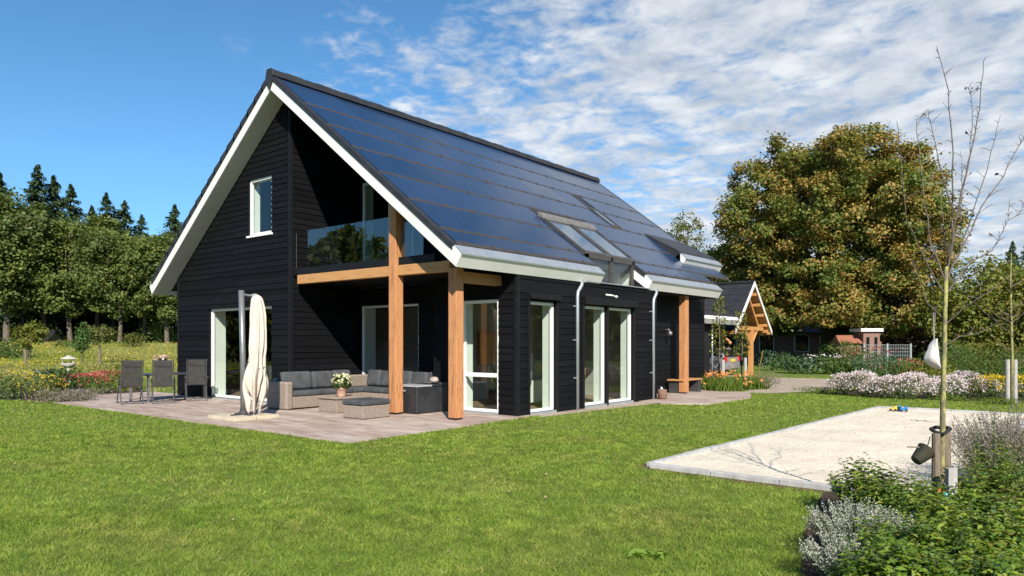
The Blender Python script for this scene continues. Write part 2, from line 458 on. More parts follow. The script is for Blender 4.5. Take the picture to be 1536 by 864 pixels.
slab('entrance_paving', ENTR, -.05, .03, M['flag'])
M['gravel'] = groundmat('fine_gravel', [(.28, .21, .15), (.40, .33, .26), (.50, .43, .35)], 30, 2, [(.8, .8, .8), (1.05, 1.03, 1)], bump=.8, bscale=120, dist=.01)
STRIP = [(.452, 1.95), (.85, 1.8), (.98, 4), (1.15, 6.4), (.55, 6.62), (.452, 6.62)]
poly_sheet('gravel_strip', STRIP, .006, M['gravel'])
DRIVE = [(2.2, 12.2), (3.2, 14.6), (3.4, 17.0), (12, 18.6), (16, 26), (6, 24.2), (-1.2, 22.6), (-9, 27), (-9, 20.8), (-2.0, 20.2), (-.2, 19.2), (.7, 15), (1.3, 12.0)]
poly_sheet('gravel_drive', DRIVE, .006, M['gravel'])
M['mulch'] = groundmat('bark_mulch', [(.030, .020, .014), (.07, .048, .034), (.12, .085, .06)], 22, bump=1, bscale=70, dist=.03)
BED = [(8.62, -9.0), (8.46, -5.6), (8.10, -4.3), (7.78, -2.6), (7.9, -2.46), (12.5, -2.6), (14, -9)]
poly_sheet('planting_bed', BED, .006, M['mulch'])
LBED = [(-11.3, -2.5), (-11.4, -3.1), (-14.6, -4.2), (-21, -5.8), (-26, -2), (-18, 1.5), (-13.5, .1), (-13.5, -1.6)]
poly_sheet('flower_bed_soil', LBED, .006, M['mulch'])
HBED = [(3.7, 13.3), (6.6, 12.2), (9.6, 13.1), (12, 14.5), (12, 17.5), (5, 16.4), (3.5, 15.4)]
poly_sheet('aster_bed_soil', HBED, .005, M['mulch'])
EBED = [(-2.7, 14.2), (-.6, 12.75), (1.1, 12.3), (.5, 15.2), (-.4, 19), (-2.7, 19.8)]
poly_sheet('entrance_bed_soil', EBED, .005, M['mulch'])
# sand pit
SX0, SX1, SY0, SY1 = 5.62, 8.92, -2.30, 8.50
SAND = [(SX0, SY0), (SX1, SY0 - .1), (SX1 + .05, SY1), (SX0 + .45, SY1)]
M['sand'] = groundmat('pale_sand', [(.60, .52, .41), (.68, .605, .485), (.73, .66, .54)], 1.6, 30, [(.86, .84, .81), (1.05, 1.04, 1.03)], bump=.5, bscale=30, dist=.012)
def sandmesh():
    nxx, nyy = 70, 180
    u = np.linspace(0, 1, nxx); w = np.linspace(0, 1, nyy); U, Wd = np.meshgrid(u, w)
    a, b, c, d = [np.array(p) for p in SAND]
    P = (1 - U)[..., None] * ((1 - Wd)[..., None] * a + Wd[..., None] * d) + U[..., None] * ((1 - Wd)[..., None] * b + Wd[..., None] * c)
    z = .028 + .012 * np.sin(P[..., 0] * 3 + 1.5 * np.sin(P[..., 1] * 1.1)) * np.cos(P[..., 1] * 2.3) + .0035 * rng.standard_normal(P.shape[:2]) - .03 * np.exp(-((P[..., 0] - 7.3) ** 2 / .5 + (P[..., 1] - 6.2) ** 2 / .25)) + .02 * np.exp(-((P[..., 0] - 6.6) ** 2 / .2 + (P[..., 1] - 1.5) ** 2 / .5))
    Vv = np.concatenate([P, z[..., None]], -1).reshape(-1, 3)
    I = np.arange(nxx * nyy).reshape(nyy, nxx)
    Q = np.stack([I[:-1, :-1], I[:-1, 1:], I[1:, 1:], I[1:, :-1]], -1).reshape(-1, 4)
    return mesh_np('sand', Vv, Q)
tag(link('sand', sandmesh(), M['sand'], smooth=True), kind='structure')
M['kerb'] = pmat('concrete_kerb', (.34, .33, .32), (.44, .43, .41), 7, rough=.85, bump=.4, bscale=60)
M['edge_soil'] = groundmat('bare_edge', [(.07, .045, .025), (.13, .085, .05), (.10, .09, .03)], 12, bump=.8)
def kerb_run(a, b, n):
    a = np.array(a); b = np.array(b); d = (b - a); Lk = np.linalg.norm(d); d /= Lk; nrm = np.array([d[1], -d[0]])
    m = MB()
    for i in range(n):
        p = a + d * (Lk * i / n + .004); q = a + d * (Lk * (i + 1) / n - .004)
        h = .066 + random.uniform(-.006, .006)
        m.prism([tuple(p), tuple(q), tuple(q + nrm * .09), tuple(p + nrm * .09)], -.1, h, 'z')
    return m
kb = thing('sand_pit_kerb', 'low grey concrete kerb edging the white sand pit in the lawn', 'kerb', (SX0, SY0, 0))
def krun(a, b, n):
    m = kerb_run(a, b, n); m.v = [(x - SX0, y - SY0, z) for x, y, z in m.v]; m.build('kerb_run', M['kerb'], kb, bevel=.008)
krun(SAND[0], SAND[1], 4); krun((SAND[3][0], SAND[3][1]), SAND[0], 11); krun(SAND[2], SAND[3], 4); krun(SAND[1], SAND[2], 11)
poly_sheet('bare_edge', [(SX0 - .22, SY0 - .2), (7.85, SY0 - .36), (8.0, SY0 - .05), (SX0 + .1, SY0), (SX0 + .45, SY1), (SX0 + .28, SY1)], .004, M['edge_soil'])

# ================================================================== house
house = thing('timber_house', 'black timber house with steep solar roof, white bargeboards and balcony under the gable', 'house')
XR, XE, ZE, SL = -5.77, .487, 3.06, .765     # ridge, eave, eave underside, slope
XLE = -12.025
def zu(x): return ZE + SL * (min(XE - x, x - XLE))
WX, BX, SIDEX, BACKY, BAYY = .45, -2.05, -5.66, 2.2, 1.45
YF, YE = -.5, 14.6

def siding(axis, plane, nrm, segs_fn, z0, z1, openings=(), step=.148, thick=.28):
    """lap boards: segs_fn(z) gives (a0,a1) at height z; openings are (a0,a1,z0,z1)"""
    m = MB()
    zs = set([z0, z1]); k = 0
    while z0 + k * step < z1: zs.add(round(z0 + k * step, 4)); k += 1
    for o in openings:
        zs.add(o[2]); zs.add(o[3])
    zs = sorted(z for z in zs if z0 <= z <= z1)
    for zb, zt in zip(zs[:-1], zs[1:]):
        if zt - zb < .004: continue
        ab = segs_fn(zb); at = segs_fn(zt)
        if at[1] - at[0] < .01 and ab[1] - ab[0] < .01: continue
        zc = (zb + zt) / 2
        cuts = sorted((o[0], o[1]) for o in openings if o[2] < zc < o[3])
        cur = None; ivs = []
        starts = [('e', ab[0], at[0])] + [('o', c[1], c[1]) for c in cuts]
        ends = [('o', c[0], c[0]) for c in cuts] + [('e', ab[1], at[1])]
        fr0 = ((zb - z0) % step) / step; fr1 = fr0 + (zt - zb) / step
        pb = .022 - .018 * min(fr0, 1); pt = .022 - .018 * min(fr1, 1)
        for s, e in zip(starts, ends):
            if e[1] - s[1] < .003 and e[2] - s[2] < .003: continue
            j = random.uniform(-.0015, .0015)
            def P(a, off, z):
                return (plane + nrm * off, a, z) if axis == 'x' else (a, plane + nrm * off, z)
            pts = [P(s[1], pb + j, zb), P(e[1], pb + j, zb), P(e[1], -thick, zb), P(s[1], -thick, zb),
                   P(s[2], pt + j, zt), P(e[2], pt + j, zt), P(e[2], -thick, zt), P(s[2], -thick, zt)]
            # joints between board lengths
            la = max(e[1] - s[1], e[2] - s[2]); k = []
            if abs((e[1] - s[1]) - (e[2] - s[2])) < .5 and la > 2.2:
                c = random.uniform(.25, .75); k = [c]
            prev = (pts[0], pts[3], pts[4], pts[7])
            for c in k + [1.0]:
                g = .0022 / la if c < 1 else 0
                def lerp(i, j, c): return tuple(u + (w - u) * c for u, w in zip(pts[i], pts[j]))
                nx_ = (lerp(0, 1, c - g), lerp(3, 2, c - g), lerp(4, 5, c - g), lerp(7, 6, c - g))
                m.hexa([prev[0], nx_[0], nx_[1], prev[1], prev[2], nx_[2], nx_[3], prev[3]])
                prev = (lerp(0, 1, c + g), lerp(3, 2, c + g), lerp(4, 5, c + g), lerp(7, 6, c + g))
    return m

def window(name, axis, plane, nrm, a0, a1, z0, z1, fw=.065, mull=(), trans=(), rec=.05, jamb=.42, jside=True, label=None, dark=False, sill=False):
    """frame (one mesh) > pane, reveal. The frame is set back rec behind the cladding"""
    def P(a, b, o): return (o, a, b)
    def bx(m, aa, ab, za, zb, oa, ob):
        lo, hi = sorted((plane - nrm * oa, plane - nrm * ob))
        if axis == 'x': m.box(lo, hi, aa, ab, za, zb)
        else: m.box(aa, ab, lo, hi, za, zb)
    f = MB(); d0, d1 = rec, rec + .075
    bx(f, a0, a0 + fw, z0, z1, d0, d1); bx(f, a1 - fw, a1, z0, z1, d0, d1)
    bx(f, a0 + fw, a1 - fw, z1 - fw, z1, d0, d1); bx(f, a0 + fw, a1 - fw, z0, z0 + fw, d0, d1)
    for mm in mull: bx(f, mm - fw / 2, mm + fw / 2, z0 + fw, z1 - fw, d0, d1)
    edges = [a0] + list(mull) + [a1]
    for t in trans: bx(f, a0 + fw, a1 - fw, t - .045, t + .045, d0 - .004, d1 + .004)
    if sill: bx(f, a0 - .05, a1 + .05, z0 - .05, z0 + .002, -.06, d0 + .05)
    fr = f.build(name, M['frame_d'] if dark else M['frame_w'], house, bevel=.006)
    if label: fr['label'] = label
    g0 = rec + .03
    zed = [z0] + list(trans) + [z1]
    for a, b in zip(edges[:-1], edges[1:]):
        for za, zb in zip(zed[:-1], zed[1:]):
            p = MB(); bx(p, a + fw * .6, b - fw * .6, za + fw * .4, zb - fw * .4, g0, g0 + .018)
            p.build('pane', M['glass'], fr)
    if jside:
        j = MB()
        bx(j, a0 - .02, a0 + .012, z0, z1, d1 + .002, jamb); bx(j, a1 - .012, a1 + .02, z0, z1, d1 + .002, jamb)
        bx(j, a0 + .012, a1 - .012, z1 - .012, z1 + .02, d1 + .002, jamb); bx(j, a0 + .012, a1 - .012, z0 - .02, z0 + .012, d1 + .002, jamb)
        j.build('reveal', M['jamb'], fr)
    return fr

# -- front gable wall
gw = siding('y', 0, -1, lambda z: (max(-11.37, XLE + (z - ZE) / SL + .02), min(SIDEX, XR - (z - zu(XR)) * 0)) if True else None, 0.02, 7.70,
            [(-9.62, -6.48, .06, 2.56), (-7.55, -6.48, 4.44, 5.94)])
gw.build('wall', M['siding'], house)['label'] = 'front gable wall of black boards'
window('window', 'y', 0, -1, -9.62, -6.48, .06, 2.56, .07, mull=(-7.35,), rec=.06, jamb=.5)
window('window', 'y', 0, -1, -7.55, -6.48, 4.44, 5.94, .07, rec=.03, jamb=.32, sill=True)
# corner boards
pieces('corner_board', M['black'], house, [(SIDEX - .05, SIDEX + .03, -.035, .05, .02, 7.72), (-11.41, -11.34, -.035, .06, .02, 3.52)])
# -- loggia side wall, back walls, bay
siding('x', SIDEX, 1, lambda z: (.052, BACKY + .02), .02, 7.68).build('wall', M['siding'], house)
up = lambda z: (SIDEX, min(BX + .02, XE - (z - ZE) / SL - .03))
siding('y', BACKY, -1, lambda z: (SIDEX + .025, BX + .02), .02, 3.06, [(-5.60, -3.34, .05, 2.60)]).build('wall', M['siding'], house)
siding('y', BACKY, -1, lambda z: (SIDEX + .025, min(.3, XE - (z - ZE) / SL - .03)), 3.30, 7.62, [(-5.58, -3.55, 3.36, 5.97)]).build('wall', M['siding'], house)
window('window', 'y', BACKY, -1, -5.60, -3.34, .05, 2.60, .06, mull=(), rec=.03, jamb=.5)
window('window', 'y', BACKY, -1, -5.58, -3.55, 3.36, 5.97, .07, mull=(-4.5,), rec=.03, jamb=.4)
siding('x', BX, -1, lambda z: (BAYY + .02, BACKY), .02, 3.06).build('wall', M['siding'], house)
siding('y', BAYY, -1, lambda z: (BX + .0, WX - .03), .02, 3.06, [(-1.16, -.06, .06, 2.55)]).build('wall', M['siding'], house)
window('window', 'y', BAYY, -1, -1.16, -.06, .06, 2.55, .07, trans=(.88,), rec=.02, jamb=.36)
MB().box(WX - .06, WX + .03, BAYY - .035, BAYY + .055, .02, 3.09).build('corner_board', M['black'], house)
# -- long right wall
W1, W2, W3 = (1.86, 2.86, .06, 2.51), (4.03, 5.07, .06, 2.50), (5.14, 6.43, .06, 2.50)
siding('x', WX, 1, lambda z: (BAYY + .055, 7.80), .02, 3.08, [W1, W2, W3], thick=.26).build('wall', M['siding'], house)
for w in (W1, W2, W3):
    window('window', 'x', WX, 1, *w, fw=.065, rec=.05, jamb=.36)
pieces('window_trim', M['black'], house, [(WX - .02, WX + .045, a, b, .02, 2.56) for a, b in ((1.80, 1.858), (2.862, 2.93), (3.95, 4.028), (5.072, 5.138), (6.432, 6.50))])
MB().box(WX + .01, WX + .12, 1.80, 2.93, 2.56, 2.68).build('screen_box', M['black'], house, bevel=.01)
MB().box(WX + .01, WX + .14, 3.95, 6.50, 2.53, 2.70).build('screen_box', M['black'], house, bevel=.01)
pieces('door_sill', M['zinc_d'], house, [(WX - .02, WX + .035, 1.86, 2.86, -.02, .06), (WX - .02, WX + .035, 4.03, 5.07, -.02, .06), (WX - .02, WX + .035, 5.14, 6.43, -.02, .06), (-1.16, -.06, BAYY - .035, BAYY + .02, -.02, .06), (-9.62, -6.48, -.04, .02, -.02, .06)])
# little white awning hinge on the wall over the glass doors
MB().tube([(WX + .10, 4.9, 2.80), (WX + .16, 5.1, 2.79), (WX + .12, 5.35, 2.77)], .022).ball((WX + .13, 5.35, 2.77), (.04, .07, .035)).build('bracket', M['white'], house, smooth=True)
# porch recess and far walls
siding('y', 7.8, 1, lambda z: (-.4, WX), .02, 3.06, thick=.2).build('wall', M['siding'], house)
siding('x', -.42, 1, lambda z: (7.80, 13.0), .02, 3.6, thick=.2).build('wall', M['siding'], house)
siding('x', -.95, 1, lambda z: (13.0, 14.1), .02, 4.0, thick=.2).build('wall', M['siding'], house)
siding('y', 14.1, 1, lambda z: (max(-11.37, XLE + (z - ZE) / SL), min(-.95, XE - (z - ZE) / SL)), .02, 7.7, thick=.2).build('wall', M['siding'], house)
siding('x', -11.37, -1, lambda z: (.03, 14.1), .02, 3.5, thick=.2).build('wall', M['siding'], house)
MB().tube([(-.37, 9.9, 1.98), (-.22, 9.9, 2.02), (-.17, 9.9, 1.93)], .022).lathe([(.05, -.10), (.065, -.09), (.07, 0), (.02, .03)], 12, (-.17, 9.9, 1.93)).build('wall_lamp', M['alu'], house, smooth=True)

# -- interior
M['floor'] = pmat('interior_floor', (.22, .15, .095), (.27, .19, .12), 3, (1, 8, 1), .5)
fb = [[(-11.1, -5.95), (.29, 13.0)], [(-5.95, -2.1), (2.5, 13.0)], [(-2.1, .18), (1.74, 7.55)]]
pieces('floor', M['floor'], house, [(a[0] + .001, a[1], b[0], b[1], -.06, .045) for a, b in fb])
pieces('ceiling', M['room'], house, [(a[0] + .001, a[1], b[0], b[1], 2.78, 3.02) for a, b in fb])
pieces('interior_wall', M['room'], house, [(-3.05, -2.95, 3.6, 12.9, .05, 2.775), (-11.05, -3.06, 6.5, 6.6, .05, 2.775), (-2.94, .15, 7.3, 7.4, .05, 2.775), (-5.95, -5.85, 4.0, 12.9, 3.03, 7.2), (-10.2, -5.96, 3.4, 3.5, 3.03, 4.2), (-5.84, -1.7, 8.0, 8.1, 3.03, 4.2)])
MB().box(-2.90, -2.84, 4.0, 4.9, 1.0, 1.9).build('painting', pmat('orange_print', (.55, .20, .05), (.62, .27, .07), 2, rough=.6), house)

# -- roof
def slope_pts(x0, x1, lo, hi):   # band between zu+lo and zu+hi from x0 to x1
    return [(x0, zu(x0) + lo), (x1, zu(x1) + lo), (x1, zu(x1) + hi), (x0, zu(x0) + hi)]
GY0, GY1, C1, XC, XD = 4.73, 7.25, 12.05, -.03, -1.45
rf = MB()
rf.prism(slope_pts(XLE + .05, XR, .05, .385), YF + .045, YE - .04)
for (y0, y1, x1) in ((YF + .045, GY0, .42), (GY0, GY1, XC), (GY1, C1, .42), (C1, YE - .04, XD)):
    rf.prism(slope_pts(XR, x1, .05, .385), y0 + (.002 if y0 > 0 else 0), y1)
roof = rf.build('roof', M['tile'], house)
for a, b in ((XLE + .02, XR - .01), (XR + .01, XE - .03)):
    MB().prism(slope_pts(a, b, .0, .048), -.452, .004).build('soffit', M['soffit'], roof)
# the loggia and porch are lined with black boards
MB().prism(slope_pts(SIDEX, .40, .0, .046), .008, BACKY + .1).build('ceiling', M['black'], roof)
MB().box(-.5, .42, 7.85, 12.0, 3.04, 3.075).build('ceiling', M['black'], roof)
# bargeboards
for a, b in ((XLE, XR), (XR, XE)):
    MB().prism(slope_pts(a, b, .0, .265), YF, YF + .042).build('bargeboard', M['white'], roof)
MB().prism(slope_pts(XC - .1, XE, .0, .265), GY1 - .045, GY1 - .003).build('bargeboard', M['white'], roof)
# dark verge strip and stepped tile edge
MB().prism(slope_pts(XR, .40, .268, .405), YF - .02, YF + .12).build('verge_strip', M['tile'], roof)
MB().prism(slope_pts(XC - .15, .40, .268, .405), GY1 - .06, GY1 + .03).build('verge_strip', M['tile'], roof)
vt = MB(); n = 19
for i in range(n):
    xa = XLE + .02 + (XR - XLE - .05) * i / n; xb = XLE + .02 + (XR - XLE - .05) * (i + 1) / n + .05
    xb = min(xb, XR)
    vt.prism([(xa, zu(xa) + .268), (xb, zu(xb) + .268), (xb, zu(xb) + .395), (xa, zu(xa) + .45)], YF - .03, YF + .10)
    vt.prism([(xa, zu(xa) + .386), (xb, zu(xb) + .386), (xb, zu(xb) + .40), (xa, zu(xa) + .45)], YF + .10, YE)
vt.build('verge_tile', M['tile'], roof)
# ridge caps
for k in range(34):
    y0 = YF - .04 + k * .45; y1 = min(y0 + .47, YE)
    a = []
    zr = zu(XR) + .40
    lift = .012 * (k % 2)
    pr = [(XR - .17, zr - .09), (XR - .13, zr + .05), (XR - .06, zr + .105 + lift), (XR + .06, zr + .105 + lift), (XR + .13, zr + .05), (XR + .17, zr - .09)]
    if y1 - y0 > .1: MB().prism(pr, y0, y1).build('ridge_tile', M['tile'], roof, bevel=.01)
MB().prism([(XR - .13, zu(XR) + .2), (XR, zu(XR) + .0), (XR + .13, zu(XR) + .2), (XR + .1, zu(XR) + .5), (XR - .1, zu(XR) + .5)], YF - .05, YF + .0).build('ridge_end', M['tile'], roof)
# box gutters
def gutter(y0, y1, dx, sgn=1, dz=0):
    z = ZE + SL * dx + dz
    def X(x): return x - dx if sgn > 0 else (XLE + XE) - x
    poly = [(X(.26), z + .30), (X(XE), z), (X(.625), z + .225), (X(.44), z + .405), (X(.30), z + .37)]
    if sgn < 0: poly = poly[::-1]
    g = MB().prism(poly, y0, y1).build('gutter_box', M['white'], roof)
    lp = [(X(.40), z + .385), (X(.645), z + .222), (X(.652), z + .25), (X(.45), z + .43)]
    if sgn < 0: lp = lp[::-1]
    MB().prism(lp, y0 + .012, y1 - .012).build('gutter_lip', M['zinc'], g)
gutter(YF - .006, GY0, 0); gutter(GY1 - .052, C1, 0); gutter(C1 - .5, YE, 1.05, 1, .28); gutter(YF - .006, YE, 0, -1)
MB().prism([(-2.2, zu(-2.2) + .37), (-.62, zu(-.62) + .37), (-.62, zu(-.62) + .68), (-.75, zu(-.75) + .70)], C1 - .5, YE - .02).build('eave_kick', M['tile'], roof)
# solar panels: rows laid like slates from the ridge down
ROWS = [-5.58, -4.48, -3.61, -2.75, -1.84, -.94, -.03, .40]
UP = Vector((math.sin(math.atan(SL)), 0, math.cos(math.atan(SL))))
def on_roof(x, off): return zu(x) + off
def in_gap(x0, x1, y0, y1):
    if x1 > XC + .02 and y0 < GY1 and y1 > GY0: return True
    return False
def panel_piece(x0, x1, y0, y1):
    m = MB()
    m.prism([(x0, zu(x0) + .388), (x1, zu(x1) + .388), (x1, zu(x1) + .418), (x0, zu(x0) + .404)], y0 + .004, y1 - .004)
    return m.build('solar_panel', M['panel'], roof)
gapbars = MB()
for r in range(len(ROWS) - 1):
    x0, x1 = ROWS[r], ROWS[r + 1] - .035
    yend = YE - .35 - .02 if r < 6 else C1 - .1
    if r == 5: yend = YE - .35
    y = YF + .14; w = 1.72
    first = True
    cuts = [y + (.86 if r % 2 else 0)]
    ys = [y]
    yy = y + (w * .5 if r % 2 else w)
    while yy < yend - .3: ys.append(yy); yy += w
    ys.append(yend)
    ex = []
    # openings of the roof windows
    holes = []
    if x1 > -1.52 and x0 < XC: holes.append((4.80, 7.48))
    if r == 6: holes.append((GY0 - .02, GY1 + .02))
    if x1 > -2.90 and x0 < -1.95: holes.append((9.38, 10.02))
    for a, b in zip(ys[:-1], ys[1:]):
        segs = [(a, b)]
        for h0, h1 in holes:
            ns = []
            for s0, s1 in segs:
                if h1 <= s0 or h0 >= s1: ns.append((s0, s1))
                else:
                    if h0 - s0 > .08: ns.append((s0, h0))
                    if s1 - h1 > .08: ns.append((h1, s1))
            segs = ns
        for s0, s1 in segs:
            panel_piece(x0, min(x1, .40), s0, s1)
    # brown batten edge under the row, with little clips
    segs = [(YF + .13, yend)]
    xb = ROWS[r + 1]
    for h0, h1 in holes:
        if (h0 < 6 and -1.5 < xb < XC + .05) or (h0 > 9 and -2.9 < xb < -1.95) or (r == 6 and h0 < 6):
            segs = [q for s0, s1 in segs for q in ((s0, h0), (h1, s1))]
    for s0, s1 in segs:
        if r < 7 - 1 or True:
            xx = min(xb, .41)
            gapbars.prism([(xx - .055, zu(xx) + .40), (xx - .005, zu(xx) + .36), (xx - .005, zu(xx) + .40 + .012), (xx - .065, zu(xx) + .44 + .03)], s0, s1)
            k = s0 + .25
            while k < s1 - .1:
                gapbars.prism([(xx - .075, zu(xx) + .44), (xx + .0, zu(xx) + .385), (xx + .0, zu(xx) + .425), (xx - .075, zu(xx) + .49)], k, k + .05); k += .86
gapbars.build('panel_edge', M['panel_gap'], roof)

# roof windows
M['shutter'] = pmat('shutter_grey', (.13, .12, .11), (.17, .155, .14), 5, rough=.45)
def roof_window(name, x0, x1, y0, y1, hi=.10, fw=.075, box=True, label=None):
    f = MB()
    def band(xa, xb, ya, yb, lo, h2): f.prism([(xa, zu(xa) + lo), (xb, zu(xb) + lo), (xb, zu(xb) + h2), (xa, zu(xa) + h2)], ya, yb)
    band(x0, x1, y0, y0 + fw, .37, .40 + hi); band(x0, x1, y1 - fw, y1, .37, .40 + hi)
    band(x0, x0 + fw, y0 + fw, y1 - fw, .37, .40 + hi); band(x1 - fw, x1, y0 + fw, y1 - fw, .37, .40 + hi)
    fr = f.build(name, M['frame_d'], house, bevel=.006)
    if label: fr['label'] = label
    g = MB(); xa, xb = x0 + fw, x1 - fw
    g.prism([(xa, zu(xa) + .385), (xb, zu(xb) + .385), (xb, zu(xb) + .38 + hi * .75), (xa, zu(xa) + .38 + hi * .75)], y0 + fw, y1 - fw)
    g.build('pane', M['skyglass'], fr)
    if box:
        b = MB(); xa, xb = x0 - .03, x0 + .20
        b.prism([(xa, zu(xa) + .38), (xb, zu(xb) + .45), (xb - .02, zu(xb - .02) + .53), (xb - .08, zu(xb - .08) + .56), (xa, zu(xa) + .52)], y0 - .01, y1 + .01)
        b.build('shutter_box', M['shutter'], fr, bevel=.02)
roof_window('roof_window', -1.50, .00, 4.83, 6.12, .085)
roof_window('roof_window', -1.50, .00, 6.16, 7.45, .085)
roof_window('roof_window', -2.86, -1.96, 9.42, 9.98, .05, .05, False, label='small narrow roof window')
# glazed corner under the roof windows
GX0 = .03
f = MB()
for y in (4.80, 5.98, 7.13): f.box(GX0 - .05, GX0 + .03, y, y + .09, 2.98, 3.86)
f.box(GX0 - .05, GX0 + .03, 4.80, 7.22, 3.76, 3.86).box(GX0 - .05, GX0 + .03, 4.80, 7.22, 2.985, 3.06)
cw = f.build('window', M['frame_d'], house); cw['label'] = 'low glazed strip under the two roof windows'
pieces('pane', M['glass'], cw, [(GX0 - .02, GX0 - .004, 4.86, 6.0, 3.04, 3.78), (GX0 - .02, GX0 - .004, 6.04, 7.15, 3.04, 3.78)])
for y in (4.74, 7.20):
    MB().prism([(-1.2, 3.03), (GX0 - .06, 3.03), (GX0 - .06, zu(GX0 - .06) + .02), (-1.2, zu(-1.2) + .02)], y, y + .045).build('reveal', M['jamb'], cw)
MB().box(GX0 - .06, WX + .07, GY0 - .65, GY1 + .05, 2.955 + .127, 2.978 + .127).build('sill', M['zinc'], cw)
MB().prism([(GX0 - .04, 3.11), (WX, 3.11), (GX0 - .04, 3.78)], GY1 - .03, GY1 - .001).build('cheek', M['black'], cw)
MB().prism([(GX0 - .04, 3.11), (WX, 3.11), (GX0 - .04, 3.78)], GY0 + .003, GY0 + .03).build('cheek', M['black'], cw)
# down pipes
for y in (3.62, 7.42):
    MB().tube([(WX + .10, y, .0), (WX + .10, y, 2.70), (WX + .10, y + .02, 2.80), (WX + .08, y + .22, 2.98), (WX + .06, y + .26, 3.12)], .042, 10).build('downpipe', M['zinc'], house, smooth=True)
    c = MB()
    for z in (.75, 1.65, 2.45): c.box(WX, WX + .10, y - .055, y + .055, z, z + .03)
    c.build('pipe_clip', M['zinc'], house)
# posts, beams, balcony
PW = .225
def post(x, y, z1, lbl=None):
    o = MB().box(0, PW, 0, PW, 0, z1 - .07).build('post', M['post'], house, bevel=.012, loc=(x, y, .07))
    MB().box(x + .05, PW + x - .05, y + .05, y + PW - .05, 0.02, .072).build('post_foot', M['steel'], o).location = (-x, -y, -.07)
post(-1.99, -.01, zu(-1.77) + .03); post(-.19, -.01, 3.12); post(.10, 9.95, 3.06)
pieces('beam', M['beam'], house, [(-5.44, -2.0, .04, .20, 3.065, 3.285), (-1.755, -.20, .04, .20, 3.065, 3.285)], .008)
pieces('beam', M['beam'], house, [(-.185, .02, .23, BAYY, 2.84, 3.055)])
bal = MB().box(SIDEX + .03, -.25, .205, BACKY, 3.09, 3.27).build('balcony', M['black'], house)
pieces('glass_channel', M['black'], bal, [(SIDEX + .03, -2.0, .06, .20, 3.288, 3.46), (-1.75, -.65, .06, .20, 3.288, 3.46)])
for a, b in ((-5.12, -4.02), (-4.00, -2.95), (-2.93, -2.03), (-1.74, -1.05)):
    top = min(4.385, zu(b) - .02)
    MB().box(a, b, .12, .137, 3.43, top).build('glass_panel', M['balglass'], bal)
MB().tube([(-5.60, .13, 3.46), (-5.60, .13, 4.36)], .009, 6).build('railing', M['steel'], bal)

# ================================================================== terrace furniture
M['wicker'] = None
def wickermat(name, c1, c2):
    m, nt, out = new_mat(name); L = nt.links.new
    b = N(nt, 'BsdfPrincipled'); L(b.outputs[0], out.inputs[0]); b.inputs['Roughness'].default_value = .65
    tc = N(nt, 'TexCoord')
    sm = N(nt, 'SeparateXYZ'); L(tc.outputs['Object'], sm.inputs[0])
    ad = N(nt, 'Math', operation='ADD'); L(sm.outputs[0], ad.inputs[0]); L(sm.outputs[1], ad.inputs[1])
    cb = N(nt, 'CombineXYZ'); L(ad.outputs[0], cb.inputs[0]); L(sm.outputs[2], cb.inputs[1])
    br = N(nt, 'TexBrick'); br.inputs['Scale'].default_value = 1; br.inputs['Brick Width'].default_value = .05; br.inputs['Row Height'].default_value = .018
    br.inputs['Mortar Size'].default_value = .003; br.inputs['Mortar Smooth'].default_value = .5
    br.inputs['Color1'].default_value = c4(c1); br.inputs['Color2'].default_value = c4(c2); br.inputs['Mortar'].default_value = c4(tuple(v * .35 for v in c1))
    L(cb.outputs[0], br.inputs['Vector']); L(br.outputs['Color'], b.inputs['Base Color'])
    bp = N(nt, 'Bump'); bp.inputs['Strength'].default_value = .6; bp.inputs['Distance'].default_value = .006; bp.invert = True
    L(br.outputs['Fac'], bp.inputs['Height']); L(bp.outputs[0], b.inputs['Normal'])
    return m
M['wicker'] = wickermat('grey_brown_wicker', (.30, .235, .185), (.40, .325, .265))
M['cush'] = pmat('charcoal_cushion', (.055, .058, .062), (.085, .088, .092), 4, rough=.9, bump=.4, bscale=90, spec=.1)
M['mesh'] = pmat('dark_mesh_fabric', (.036, .034, .032), (.055, .052, .049), 8, (1, 1, 1), .75, .3, 150)
M['canvas'] = pmat('cream_canvas', (.55, .47, .385), (.63, .555, .465), 4, (1, 1, .4), .85, .3, 60)
M['cover'] = pmat('black_tarp', (.016, .017, .019), (.03, .031, .034), 3, (1, 1, 1), .5, .7, 6, .4, dist=.04)
M['cover_top'] = pmat('grey_lid', (.30, .31, .33), (.36, .37, .39), 3, rough=.5)
M['terracotta'] = pmat('pink_terracotta', (.46, .27, .19), (.52, .34, .26), 8, rough=.8)
M['whitepot'] = pmat('glazed_white', (.75, .75, .74), (.70, .70, .69), 6, rough=.25)
M['stone'] = pmat('garden_stone', (.30, .24, .20), (.42, .35, .30), 8, rough=.85, bump=.5, bscale=30)
M['slabtan'] = pmat('tan_slab', (.46, .39, .28), (.55, .48, .36), 5, rough=.85, bump=.3)
M['leaf_pot'] = leafmat('pot_leaf', [(.03, .07, .015), (.06, .11, .02), (.09, .14, .03)])
M['fl_cream'] = leafmat('cream_petals', [(.70, .66, .40), (.78, .76, .62), (.66, .60, .25)], .3)
M['fl_pink'] = leafmat('pale_pink_petals', [(.70, .48, .46), (.74, .58, .52), (.62, .36, .36)], .3)

